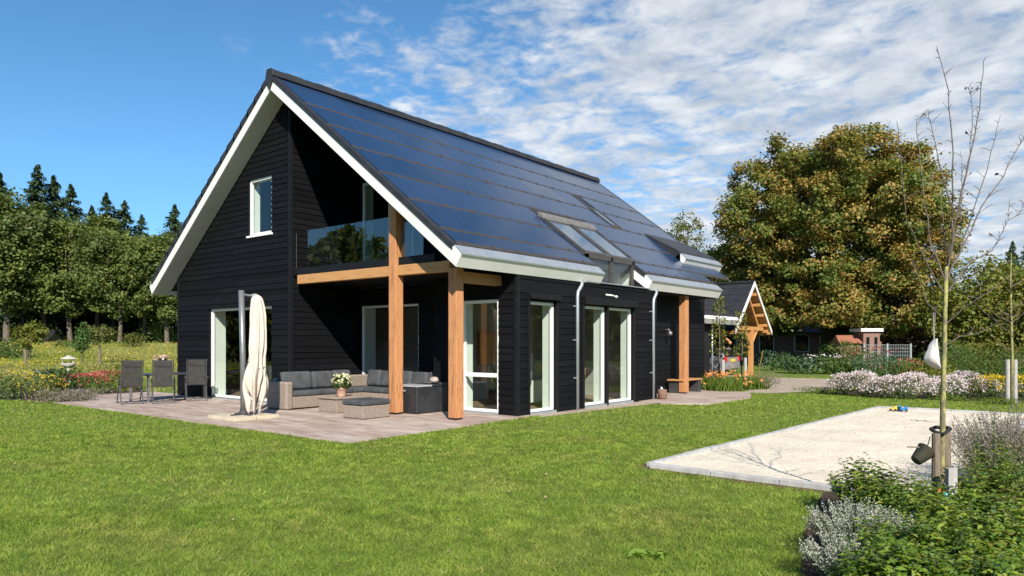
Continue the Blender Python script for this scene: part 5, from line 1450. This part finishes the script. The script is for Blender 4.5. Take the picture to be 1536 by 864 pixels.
spike_shrub('thyme', 'smaller silvery thyme tuft at the bottom of the corner bed', bed(1268, 900, 4.75), .28, .34, 260, 'silver', 'silver_fl', .022, fl=.22, flsize=.009)
spike_shrub('lavender', 'tall fading lavender spilling over the right end of the sand pit', bed(1525, 700, 7.3), .55, 1.0, 260, 'lav', 'lav_fl', .05, splay=.8, flsize=.012)
spike_shrub('lavender', 'tall fading lavender behind the evergreens at the right edge', bed(1500, 690, 8.2), .45, .85, 190, 'lav', 'lav_fl', .05, splay=.8, flsize=.012)
shoot_shrub('red_stem_shrub', 'sparse shrub with reddish upright stems right of the stakes', bed(1487, 740, 6.5), .22, .22, .95, 26, 16, .05, 'shrub_gloss', 'brown_twig', None, lean_out=.8)
# specks and scraps on the sand
n = 420; x = rng.uniform(SX0 + .2, SX1, n); y = rng.uniform(SY0 + .1, SY1 - .1, n); k = pip(x, y, SAND); x, y = x[k], y[k]
P = np.stack([x, y, np.full(len(x), .055)], 1)
tag(link('sand_litter', leaf_mesh('sand_litter', leaf_verts(P, unit(rng.normal(0, .3, P.shape) + [0, 0, 1]), .028, .35)), M['brown_twig']), 'dark scraps of leaf and twig scattered on the sand', 'litter', kind='stuff')
# bark and litter in the bed
x = rng.uniform(7.9, 10.5, 2600); y = rng.uniform(-7.5, -2.7, 2600); k = pip(x, y, BED); x, y = x[k], y[k]
P = np.stack([x, y, rng.uniform(.01, .03, len(x))], 1)
tag(link('leaf_litter', leaf_mesh('leaf_litter', leaf_verts(P, unit(rng.normal(0, .35, P.shape) + [0, 0, 1]), .035, .5)), M['brown_twig']), 'brown bark chips and dead leaves on the corner bed', 'mulch', kind='stuff')

# ---- trees
def lobes_crown(lobes, ncl, lpc, cr, leaf, shell=.55, rg=rng, flat=.7, aspect=.75):
    wts = np.array([l[3] * l[4] * l[5] for l in lobes]) ** (2 / 3); wts /= wts.sum()
    idx = rg.choice(len(lobes), ncl, p=wts); Lb = np.array(lobes)[idx]
    d = unit(rg.standard_normal((ncl, 3))); rad = (shell ** 3 + (1 - shell ** 3) * rg.random(ncl)) ** (1 / 3)
    Cc = Lb[:, :3] + d * rad[:, None] * Lb[:, 3:6]
    rr_ = cr * rg.uniform(.6, 1.3, ncl)
    P = np.repeat(Cc, lpc, 0) + np.clip(rg.standard_normal((ncl * lpc, 3)), -1.9, 1.9) * np.repeat(rr_, lpc)[:, None] * np.array([.55, .55, .55 * flat])
    o = np.repeat(d, lpc, 0)
    nn = unit(o * .5 + np.array([0, 0, .55]) + rg.standard_normal(P.shape) * .5)
    return leaf_verts(P, nn, leaf, aspect, .15, rg=rg), Cc
def trunk_mb(h, r0, Cc=None, nb=10, bend=.15, h0=.35, seed=0, top=1.0):
    rg = np.random.default_rng(seed); m = MB()
    pts = [(rg.normal(0, bend * h * .02), rg.normal(0, bend * h * .02), h * q * top) for q in (0, .03, .2, .45, .7, 1)]
    pts[0] = (0, 0, -.2)
    m.tube(pts, [r0 * 1.35, r0 * 1.05, r0 * .85, r0 * .68, r0 * .42, r0 * .12], 9)
    if Cc is not None:
        for k in rg.choice(len(Cc), min(nb, len(Cc)), False):
            c = Cc[k]; z0 = h * rg.uniform(h0, .8) * top; z0 = min(z0, max(c[2] - .3, h * h0 * .8))
            s = np.array([0, 0, z0]); mid = s * .45 + c * .55 + np.array([0, 0, rg.uniform(-.05, .12) * h * .3])
            m.tube([s, mid, c], [r0 * .38, r0 * .22, r0 * .06], 6, False)
    return m
def tree(name, label, cat, loc, lobes, ncl, lpc, cr, leaf, lmat, r0, h, bark='bark', nb=12, shell=.55, seed=1, group=None, h0=.35, rz=0, flat=.7):
    t = thing(name, label, cat, loc, rz, group)
    Vs, Cc = lobes_crown(lobes, ncl, lpc, cr, leaf, shell, np.random.default_rng(seed), flat)
    link('crown', leaf_mesh('crown', Vs), M[lmat], t)
    trunk_mb(h, r0, Cc, nb, seed=seed, h0=h0).build('trunk', M[bark], t, smooth=True)
    return t
# the big tree turning gold
p = dp(1244, 545, 50)
rgB = np.random.default_rng(44); BL = [(0, 0, 8.0, 5.2, 5.2, 5.2), (0, 0, 6.4, 5.8, 5.6, 3.6)]
for k in range(64):
    zf = 1 - 2 * (k + .5) / 64; a_ = k * 2.39996 + rgB.normal(0, .12); q = math.sqrt(1 - zf * zf)
    z_ = 8.6 + 6.1 * zf
    if z_ < 3.4: continue
    rr_ = 6.3 * (q ** .8) * rgB.uniform(.88, 1.08); r_ = rgB.uniform(1.25, 2.25)
    BL.append((rr_ * math.cos(a_), rr_ * math.sin(a_), z_ + rgB.normal(0, .3), r_ * 1.1, r_ * 1.1, r_ * .8))
for a_ in np.arange(0, 6.28, .62):
    BL.append((5.9 * math.cos(a_), 5.9 * math.sin(a_), 3.9 + rgB.uniform(-.5, .4), 2.1, 2.1, 1.5))
BL.append((0, 0, 12.2, 4.2, 4.2, 3.0))
tree('autumn_tree', 'huge broad tree turning golden brown behind the carport', 'tree', (p[0], p[1], 0), BL, 2000, 120, .60, .205, 'chestnut', .62, 15, 'bark_dark', 46, .72, 5, h0=.2, rz=YAW)
# trees left and behind, the wood
def decid(seed, w, h, z0):
    rg = np.random.default_rng(seed); Lb = []
    zc = (z0 + h) / 2; rz_ = (h - z0) / 2
    Lb.append((0, 0, zc, w * .40, w * .40, rz_ * .9))
    for k in range(9):
        a = rg.uniform(0, 6.28); q = rg.uniform(.25, .62) * w * .5; z = z0 + (h - z0) * rg.uniform(.22, .82)
        Lb.append((q * math.cos(a), q * math.sin(a), z, w * rg.uniform(.16, .26), w * rg.uniform(.16, .26), rz_ * rg.uniform(.28, .46)))
    return Lb
WG = 'broadleaf trees at the front of the wood'
PR = []
for sd, w, h_, z0, r0 in ((3, 12, 20, 3.6, .36), (9, 9.5, 17, 4.6, .28), (14, 11, 18, 2.8, .32), (27, 8.5, 18.5, 5.2, .25)):
    PR.append(tree('broadleaf_tree', '', 'tree', (0, 0, 0), decid(sd, w, h_, z0), int(52 * w * h_ / 22), 54, .95, .42, 'oak_leaf', r0, h_ * .9, 'bark', 10, .45, sd, h0=.25))
FR = [(10, 90, 0, 1.02, .4, 'tall broadleaf tree at the left frame edge'), (66, 98, 1, 1.04, 1.9, 'broadleaf tree second from the left frame edge'), (104, 93, 2, .93, 3.0, 'broadleaf tree below the tallest fir'), (146, 99, 3, .98, 4.2, 'broadleaf tree in the middle of the wood front'),
      (180, 92, 2, .82, 5.3, 'broadleaf tree behind the garden chairs'), (216, 97, 1, .90, .8, 'broadleaf tree next to the house gable'), (250, 92, 0, .74, 2.2, 'broadleaf tree partly hidden by the house wall'), (-42, 94, 2, .95, 2.9, 'broadleaf tree just outside the left frame edge')]
used = set()
for i, (qx, Yd, ty, sc_, rz_, lab) in enumerate(FR):
    o = PR[ty] if ty not in used else copy_tree(PR[ty]); used.add(ty)
    p = dp(qx, 530, Yd); o.location = (p[0], p[1], 1.0); o.scale = (sc_ * 1.1, sc_ * 1.1, sc_ * 1.02); o.rotation_euler = (0, 0, rz_); tag(o, lab, 'tree', WG)
BR = [(35, 'left'), (85, 'second'), (130, 'third'), (170, 'fourth'), (210, 'fifth'), (250, 'sixth'), (295, 'right')]
for i, (qx, wd) in enumerate(BR):
    o = copy_tree(PR[(i * 3 + 1) % 4]); p = dp(qx, 530, 108 + 3 * (i % 3)); o.location = (p[0], p[1], .9); o.scale = (.85, .85, .86 + .05 * (i % 2)); o.rotation_euler = (0, 0, i * 1.3)
    tag(o, 'darker broadleaf tree in the second row of the wood, %s from the left' % wd if wd not in ('left', 'right') else 'darker broadleaf tree in the second row of the wood, the %smost' % wd, 'tree', 'broadleaf trees in the second row of the wood')
def conifer(h, w, seed, lmat='conifer', nw=46):
    rg = np.random.default_rng(seed); t = thing('fir_tree', '', 'tree')
    vs = []; m = MB()
    m.tube([(0, 0, -.3), (0, 0, h * .5), (0, 0, h * .99)], [w * .035, w * .022, .03], 7)
    for k in range(nw):
        q = (k + rg.uniform(-.3, .3)) / (nw - 1); q = min(max(q, 0), 1)
        z0 = h * (.12 + .87 * q); L_ = w * .5 * (1 - q) ** .75 * rg.uniform(.8, 1.1) + .18
        nb = 8 if q < .7 else 6
        for j in range(nb):
            a = rg.uniform(0, 6.28); Lb = L_ * rg.uniform(.55, 1.15); z = z0 + rg.uniform(-.25, .25)
            n = int(10 + 13 * Lb)
            u = rg.random(n) ** .75
            d = np.array([math.cos(a), math.sin(a), 0]); s = np.array([-math.sin(a), math.cos(a), 0])
            P = d * (u * Lb)[:, None] + s * (rg.normal(0, .18, n) * Lb * (1 - .5 * u))[:, None]
            P[:, 2] = z - .34 * Lb * u + .16 * Lb * u ** 3 + rg.normal(0, .16, n)
            td = unit(d + s * rg.normal(0, .6, n)[:, None] + np.array([0, 0, -.3]))
            nn = unit(np.array([0, 0, 1.0]) + d * .5 + rg.normal(0, .4, (n, 3)))
            vs.append(leaf_verts(P, nn, .55, .36, .1, td, rg))
    n = 40; P = np.stack([rg.normal(0, .12, n), rg.normal(0, .12, n), h * rg.uniform(.94, 1.0, n)], 1)
    vs.append(leaf_verts(P, unit(rg.normal(0, 1, (n, 3))), .4, .35, .1, None, rg))
    link('crown', leaf_mesh('crown', vs), M[lmat], t); m.build('trunk', M['bark_dark'], t)
    return t
c1 = conifer(27, 13.5, 21); c2 = conifer(24, 11.5, 22)
CF = [(0, 118, 1.06, 0, 'tall fir at the left frame edge'), (30, 122, .98, 1, 'fir between the two tallest firs at the left'), (57, 116, 1.09, 0, 'tallest fir of the wood'), (80, 120, 1.18, 1, 'fir directly right of the tallest fir'), (106, 118, .99, 0, 'slender fir with a free pointed top'), (138, 121, .98, 1, 'fir rising left of the middle of the wood'),
      (160, 117, .93, 0, 'dense fir in the middle of the wood'), (187, 119, 1.0, 1, 'fir right of the dense middle fir'), (262, 116, .95, 1, 'lone fir tip beside the roof edge'), (212, 123, .84, 0, 'low fir between the middle firs and the roof')]
for i, (qx, Yd, sc_, ty, lab) in enumerate(CF):
    pr = c1 if ty == 0 else c2
    o = pr if i in (0, 1) else copy_tree(pr)
    p = dp(qx, 530, Yd); o.location = (p[0], p[1], .8); o.scale = (sc_ * 1.15, sc_ * 1.15, sc_); o.rotation_euler = (0, 0, i * 1.1); tag(o, lab, 'tree', 'firs rising above the wood')
# undergrowth, its leaf colour darkened to stand for shade deep in the wood
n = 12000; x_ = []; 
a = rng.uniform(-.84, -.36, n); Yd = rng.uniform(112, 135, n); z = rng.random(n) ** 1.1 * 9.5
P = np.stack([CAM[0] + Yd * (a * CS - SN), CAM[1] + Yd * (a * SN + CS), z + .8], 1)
tag(link('undergrowth', leaf_mesh('undergrowth', leaf_verts(P, unit(rng.normal(0, 1, P.shape)), 1.5, .8)), M['oak_leaf_dark']), 'undergrowth coloured dark for the shade in the depth of the wood', 'undergrowth', kind='stuff')
n = 9000; a = rng.uniform(-.84, -.36, n); Yd = rng.uniform(95, 104, n); z = rng.random(n) ** 1.8 * (2.2 + 1.6 * np.sin(a * 60) * np.sin(a * 23))
P = np.stack([CAM[0] + Yd * (a * CS - SN), CAM[1] + Yd * (a * SN + CS), z + .9], 1)
tag(link('bracken', leaf_mesh('bracken', leaf_verts(P, unit(rng.normal(0, 1, P.shape) + [0, 0, .6]), .6, .6)), M['oak_leaf']), 'low bracken along the edge of the wood', 'undergrowth', kind='stuff')
# orchard trees in the meadow
def small_tree(name, label, px, Y, rcr, zc, rz_, lmat='oak_leaf', leaf=.16, seed=1, ncl=90, stake=True):
    p = dp(px, 545, Y); t = tree(name, label, 'tree', (p[0], p[1], 0), [(0, 0, zc, rcr, rcr, rz_), (.4 * rcr, 0, zc + .3 * rz_, .6 * rcr, .6 * rcr, .6 * rz_), (-.5 * rcr, 0, zc - .1, .55 * rcr, .5 * rcr, .6 * rz_)], ncl, 22, .28, leaf, lmat, .06, zc + rz_ * .6, 'bark', 6, .4, seed, 'young fruit trees in the meadow', rz=YAW)
    return t
small_tree('fruit_tree', 'round topped fruit tree on the left of the meadow', 45, 52, 1.15, 2.15, .95, 'yellowgreen', seed=4)
small_tree('fruit_tree', 'narrow fruit tree with an upright crown in the meadow', 123, 50, .42, 1.85, 1.15, 'peren', seed=5, ncl=60)
small_tree('fruit_tree', 'sparse spreading fruit tree closest to the house', 150, 54, 1.15, 2.2, .75, 'birch', seed=6, ncl=60)
for qx, Yd, lab in ((38, 48, 'grey post by the round topped fruit tree'), (149, 47, 'grey post by the sparse fruit tree')):
    p = dp(qx, 545, Yd); tag(MB().tube([(0, 0, -.1), (0, 0, 1.15)], .10, 8).build('tree_stake', M['stake'], loc=(p[0], p[1], 0)), lab, 'stake', 'stakes in the meadow')
p = dp(8, 545, 60); clump('shrub', 'grey green bush at the far left of the meadow', 'shrub', (p[0], p[1]), 1.8, 2.0, 1400, .2, 'peren')
p = dp(200, 530, 80); clump('shrub', 'pale green sapling bush at the wood edge', 'shrub', (p[0], p[1], .3), 1.5, 2.6, 900, .25, 'birch')
p = dp(110, 530, 78); clump('shrub', 'low bush at the wood edge left of the narrow fruit tree', 'shrub', (p[0], p[1], .3), 1.8, 1.6, 900, .25, 'peren')
# trees behind the roof and to the right
p = dp(1031, 530, 75)
tree('poplar', 'airy pale green tree showing above the far roof end', 'tree', (p[0], p[1], 0), [(0, 0, 13.2, 1.9, 1.9, 2.0), (-.6, 0, 10.8, 1.5, 1.5, 2.4), (.9, 0, 9.5, 1.4, 1.4, 2.4), (0, 0, 7, 1.6, 1.6, 2)], 110, 26, .55, .24, 'birch', .2, 14, 'bark', 14, .4, 11, h0=.4, rz=YAW)
p = dp(1066, 530, 68)
tree('birch_tree', 'loose yellow green tree between the roof and the big golden tree', 'tree', (p[0], p[1], 0), [(0, 0, 9, 1.8, 1.8, 1.8), (-1, 0, 7.5, 1.8, 1.8, 2.4), (1.2, 0, 6.5, 2, 2, 2.4), (0, 0, 4, 2.5, 2.5, 2.5)], 110, 26, .6, .26, 'yellowgreen', .2, 10, 'bark', 10, .4, 12, rz=YAW)
def rtree(px, Y, label, lob, ncl, lmat, seed, leaf=.24, h=7, cr=.55, name='broadleaf_tree', lpc=28, nb=14, shell=.45):
    p = dp(px, 545, Y); return tree(name, label, 'tree', (p[0], p[1], 0), lob, int(ncl * 1.5), lpc, cr, leaf * .85, lmat, .16, h, 'bark', nb, shell, seed, 'trees along the right side', rz=YAW, h0=.25)
rtree(1470, 42, 'yellow green bushy tree behind the bare young tree', [(0, 0, 4.4, 2.6, 2.4, 2.2), (1.8, 0, 3.4, 2.2, 2, 2.0), (-1.6, 0, 3.2, 2.0, 2, 1.9), (.5, 0, 2, 3.2, 2, 1.6)], 230, 'yellowgreen', 31, h=6)
rtree(1528, 46, 'green bushy tree above the red roofed barn', [(0, 0, 4.8, 2.6, 2.4, 2.0), (2, 0, 4, 2.6, 2, 2.2), (-1, 0, 3.0, 1.6, 2, 1.4)], 200, 'peren', 32, h=6)
rtree(1405, 48, 'dark leafy tree behind the white hanging seat', [(0, 0, 3.6, 2.6, 2.2, 2.6), (1.8, 0, 2.4, 2.2, 2, 2.0), (-1.2, 0, 2.2, 2.2, 2, 1.8)], 260, 'oak_leaf', 33, h=6)
rtree(1358, 46, 'brown drooping tree beside the wire fence', [(0, 0, 3.5, 1.6, 1.6, 1.3), (-.6, 0, 2.4, 1.2, 1.2, 1.2), (.8, 0, 2.2, 1.0, 1.2, 1.2)], 110, 'brown_twig', 34, h=4.5, leaf=.3, name='weeping_tree')
rtree(1450, 52, 'dark leafy tree left of the red roofed barn', [(0, 0, 3.0, 2.6, 2.2, 2.6), (2.6, 0, 2.4, 2.4, 2, 2.0), (-2.2, 0, 2.2, 2.2, 2, 1.8)], 240, 'oak_leaf', 35, h=5)
rtree(1580, 40, 'leafy tree cut by the right frame edge', [(0, 0, 3.6, 2.6, 2.2, 2.2), (-1.4, 0, 2.4, 2.2, 2, 2.0)], 160, 'yellowgreen', 36, h=5)
o = copy_tree(c2); p = dp(1519, 530, 92); o.location = (p[0], p[1], 0); o.scale = (.62, .62, .60); tag(o, 'dark fir top beyond the barn at the right edge', 'tree', 'firs beyond the barn')
o = copy_tree(c1); p = dp(1484, 530, 100); o.location = (p[0], p[1], 0); o.scale = (.5, .5, .5); o.rotation_euler = (0, 0, 2); tag(o, 'smaller fir top left of the dark fir beyond the barn', 'tree', 'firs beyond the barn')
o = copy_tree(c1); p = dp(1545, 530, 88); o.location = (p[0], p[1], 0); o.scale = (.6, .6, .55); o.rotation_euler = (0, 0, 1); tag(o, 'fir beyond the barn cut by the right frame edge', 'tree', 'firs beyond the barn')
# far hedge line to close the horizon on the right
n = 9000; a = rng.uniform(.20, .95, n); Yd = rng.uniform(74, 84, n); z = rng.random(n) * 5.5
P = np.stack([CAM[0] + Yd * (a * CS - SN), CAM[1] + Yd * (a * SN + CS), z], 1)
tag(link('far_hedge', leaf_mesh('far_hedge', leaf_verts(P, unit(rng.normal(0, 1, P.shape)), .9, .8)), M['oak_leaf']), 'far green belt of trees closing the horizon on the right', 'trees', kind='stuff')
# belt of trees behind the viewer, mirrored in the panes
n = 72000; ang_ = rng.uniform(R(185), R(432), n); rad_ = rng.uniform(52, 60, n); top = 8 + 2.6 * np.sin(ang_ * 9) + 1.6 * np.sin(ang_ * 23)
P = np.stack([5 + rad_ * np.cos(ang_), -6 + rad_ * np.sin(ang_), rng.random(n) * top], 1)
tag(link('tree_belt', leaf_mesh('tree_belt', leaf_verts(P, unit(rng.normal(0, 1, P.shape)), .9, .8)), M['oak_leaf']), 'belt of trees behind the viewpoint mirrored in the panes', 'trees', kind='stuff')

# trained pears with stakes by the entrance
def pear(px, py, hh, label, slabel, seed):
    x_, y_ = at(px, py); rg = np.random.default_rng(seed)
    t = thing('pear_tree', label, 'tree', (x_, y_, 0), 0, 'pear trees by the entrance')
    MB().tube([(0, 0, 0), (.03, .02, hh * .5), (0, .03, hh)], [.035, .025, .01], 6).build('trunk', M['bark'], t)
    n = 380; z = rg.uniform(.35, 1.02, n) * hh; rr_ = .12 + .30 * (1 - z / hh) * rg.random(n) + .12 * rg.random(n); a = rg.uniform(0, 6.28, n)
    P = np.stack([rr_ * np.cos(a), rr_ * np.sin(a), z], 1)
    link('crown', leaf_mesh('crown', leaf_verts(P, unit(rg.normal(0, 1, P.shape) + [0, 0, .4]), .11, .5, rg=rg)), M['yellowgreen'], t)
    tag(MB().tube([(0, 0, 0), (0, 0, .95)], .07, 8).build('tree_stake', M['stakeg'], loc=(x_ + .22, y_ - .12, 0)), slabel, 'stake', 'stakes by the entrance')
pear(1078, 577, 3.3, 'slender trained pear tree before the black garage wall', 'grey stake at the foot of the left pear tree', 51)
pear(1112, 569, 2.9, 'slender pear tree beside the carport post', 'grey stake at the foot of the right pear tree', 52)

# young staked tree on the right
x_, y_ = at(1517, 604)
t = thing('young_tree', 'thin young tree with a few yellow leaves tied to two stakes', 'tree', (x_, y_, 0))
MB().tube([(0, 0, 0), (.02, .01, 1.2), (-.02, .03, 3.2), (0, .02, 4.0)], [.04, .035, .02, .008], 7).build('trunk', M['bark_young'], t, smooth=True)
bm_ = MB()
for k in range(14):
    a = random.uniform(0, 6.28); z = random.uniform(1.2, 3.4); L_ = random.uniform(.4, .9)
    bm_.tube([(0, .02, z), (L_ * .5 * math.cos(a), L_ * .5 * math.sin(a), z + L_ * .25), (L_ * math.cos(a), L_ * math.sin(a), z + L_ * .8)], [.012, .008, .003], 5, False)
bm_.build('branches', M['twig'], t)
P = np.stack([rng.normal(0, .35, 90), rng.normal(0, .35, 90), rng.uniform(1.3, 3.6, 90)], 1)
link('leaves', leaf_mesh('leaves', leaf_verts(P, unit(rng.normal(0, 1, P.shape)), .10, .6)), M['shrub_tip'], t)
for s, lab in ((-1, 'left stake of the thin young tree'), (1, 'right stake of the thin young tree')):
    o = MB().tube([(0, 0, 0), (0, 0, 1.15)], .055, 9).build('tree_stake', M['stakeg'], loc=(x_ + s * .10 * CS, y_ + s * .10 * SN, 0)); tag(o, lab, 'stake', 'stakes of the thin young tree')

# ---- the bare tree in the corner bed
TB = dp(1411, 800, 6.2)
bt_ = thing('bare_tree', 'young leafless tree with lichen trunk and long upright branches in the corner bed', 'tree', (TB[0], TB[1], 0))
def tp(px, py, dep_=0.0):
    q = dp(px, py, 6.2 + dep_); return (q[0] - TB[0], q[1] - TB[1], q[2])
trunk_path = [(0, 0, -.05), tp(1412, 720), tp(1414, 640), tp(1416, 540, .02), tp(1418, 455, .03), tp(1420, 400, .04)]
MB().tube(trunk_path, [.032, .025, .023, .020, .018, .015], 9).build('trunk', M['bark_young'], bt_, smooth=True)
BRN = [([(1420, 402), (1428, 360), (1430, 293), (1428, 197), (1422, 139), (1405, 70)], .05, .014), ([(1421, 405), (1432, 340), (1449, 262), (1463, 202), (1472, 143), (1475, 92)], -.25, .013),
       ([(1434, 330), (1452, 255), (1458, 190), (1457, 143), (1453, 131)], .2, .009), ([(1422, 415), (1447, 364), (1472, 310), (1505, 264), (1530, 214), (1537, 205)], .3, .013),
       ([(1440, 378), (1463, 310), (1488, 227), (1501, 172)], -.2, .010), ([(1419, 425), (1397, 368), (1388, 310), (1380, 227), (1374, 181), (1388, 172)], .25, .012),
       ([(1417, 440), (1385, 385), (1360, 330), (1350, 227), (1346, 185)], -.35, .010), ([(1428, 310), (1412, 255), (1400, 200), (1392, 164)], -.15, .009),
       ([(1420, 440), (1455, 393), (1488, 377), (1513, 330), (1514, 300)], .4, .010), ([(1416, 490), (1445, 462), (1480, 440), (1536, 400)], -.3, .009), ([(1416, 480), (1392, 455), (1378, 420), (1372, 390)], .2, .008),
       ([(1421, 395), (1416, 340), (1410, 290)], .3, .008), ([(1424, 385), (1441, 330), (1444, 270), (1440, 225)], .35, .008), ([(1513, 330), (1530, 320), (1537, 300)], .45, .005), ([(1415, 520), (1440, 505), (1470, 500), (1500, 480)], .2, .007)]
ends = []
for pts, dep_, r in BRN:
    k = len(pts); path = [tp(a, b, .04 + dep_ * (i / (k - 1))) for i, (a, b) in enumerate(pts)]
    pp = [Vector(q) for q in path]; fine = []
    for i in range(k - 1):
        for u in (0, .33, .66):
            j = Vector((random.uniform(-1, 1), random.uniform(-1, 1), 0)) * .008
            fine.append(pp[i].lerp(pp[i + 1], u) + (j if (i or u) else Vector()))
    fine.append(pp[-1])
    nf = len(fine); m = MB()
    m.tube(fine, [r * .62 * (1 - .70 * i / (nf - 1)) for i in range(nf)], 6)
    for i in range(2, nf):
        for s_ in range(3):
            if random.random() < .7:
                a = random.uniform(0, 6.28); L_ = random.uniform(.02, .085) * (1.5 if i < nf * .6 and random.random() < .25 else 1)
                q = fine[i].lerp(fine[i - 1], random.random())
                e = q + Vector((math.cos(a) * L_, math.sin(a) * L_, L_ * random.uniform(.3, 1.0)))
                m.tube([q, q.lerp(e, .5) + Vector((0, 0, .006)), e], [.0026, .0022, .0014], 4, False)
                if random.random() < .04: ends.append(e)
    m.build('branch', M['twig'], bt_)
P = np.array([tuple(e) for e in ends] + [tp(1448, 133, .2), tp(1459, 132, .2), tp(1425, 230, .0)])
link('leaves', leaf_mesh('leaves', leaf_verts(P, unit(rng.normal(0, 1, P.shape)), .045, .55)), M['brown_twig'], bt_)
# stakes round it
def stake(px, Y, ztop, r, mat, label, lean=(0, 0), sq=True, nm='tree_stake'):
    p = dp(px, 700, Y); m = MB()
    if sq:
        m.hexa([(-r, -r, -.1), (r, -r, -.1), (r, r, -.1), (-r, r, -.1), (-r * .95 + lean[0], -r * .95 + lean[1], ztop - .015), (r * .95 + lean[0], -r * .95 + lean[1], ztop), (r * .95 + lean[0], r * .95 + lean[1], ztop - .008), (-r * .95 + lean[0], r * .95 + lean[1], ztop - .02)])
        o = m.build(nm, mat, bevel=.004, loc=(p[0], p[1], 0)); o.rotation_euler = (0, 0, .5)
    else: o = m.tube([(0, 0, -.1), (lean[0] * .5, lean[1] * .5, ztop * .5), (lean[0], lean[1], ztop)], [r, r, r * .96], 10).build(nm, mat, loc=(p[0], p[1], 0))
    return tag(o, label, 'stake', 'stakes round the bare tree')
stake(1404, 6.10, .83, .034, M['stake'], 'dark round stake left of the bare trunk', sq=False)
stake(1419, 6.40, .86, .040, M['stake'], 'brown round stake right behind the bare trunk', sq=False)
stake(1427, 5.9, .585, .036, M['stakeg'], 'split grey square stake in front of the bare tree')
p = dp(1411, 648, 6.22)
tag(MB().tube([(-.075, .0, .02), (-.03, -.05, .0), (.03, -.06, -.01), (.07, .02, .03), (.02, .09, .03), (-.05, .08, .03), (-.075, .0, .02)], .016, 6).build('tree_tie', M['rubber'], loc=tuple(p)), 'black rubber tie holding the bare trunk to its stakes', 'tree tie')
p = dp(1383, 682, 6.1)
bk_s = .78
bk = thing('hanging_bucket', 'dark tipped bucket hanging by its handle from the left stake', 'bucket', tuple(p), YAW)
bk.scale = (bk_s, bk_s, bk_s)
bkt = MB().lathe([(.045, -.11), (.06, -.10), (.095, .07), (.102, .075), (.096, .08), (.055, -.09)], 18).build('pail', pmat('dull_olive', (.035, .034, .022), (.06, .055, .035), 8, rough=.6), bk, smooth=True); bkt.rotation_euler = (R(-12), R(52), 0)
MB().tube([(-.16, 0, .085), (.10, 0, .075)], .008, 6).build('rod', M['stake'], bk)
MB().tube([(.03, 0, .04), (.07, 0, .12), (.09, 0, .20)], .006, 5).build('handle', M['steel'], bk)
p = dp(1412, 741, 5.86)
hc = thing('hose_connector', 'blue and orange hose connector hanging at the grey stake', 'hose fitting', tuple(p))
MB().lathe([(.014, -.05), (.016, -.045), (.017, .0), (.013, .01), (.013, .03)], 12, (.03, .02, -.02)).build('blue_fitting', pmat('hose_blue', (.10, .36, .50), (.12, .40, .55), 5, rough=.4), hc, smooth=True)
MB().lathe([(.013, -.02), (.017, -.015), (.017, .02), (.012, .03)], 12, (-.02, -.01, .02)).build('orange_fitting', pmat('hose_orange', (.62, .15, .05), (.66, .18, .07), 5, rough=.4), hc, smooth=True)
MB().tube([(-.02, -.01, .05), (0, .02, .10), (.03, .03, .06), (.03, .02, .0)], .010, 6).build('hose', M['steel'], hc, smooth=True)
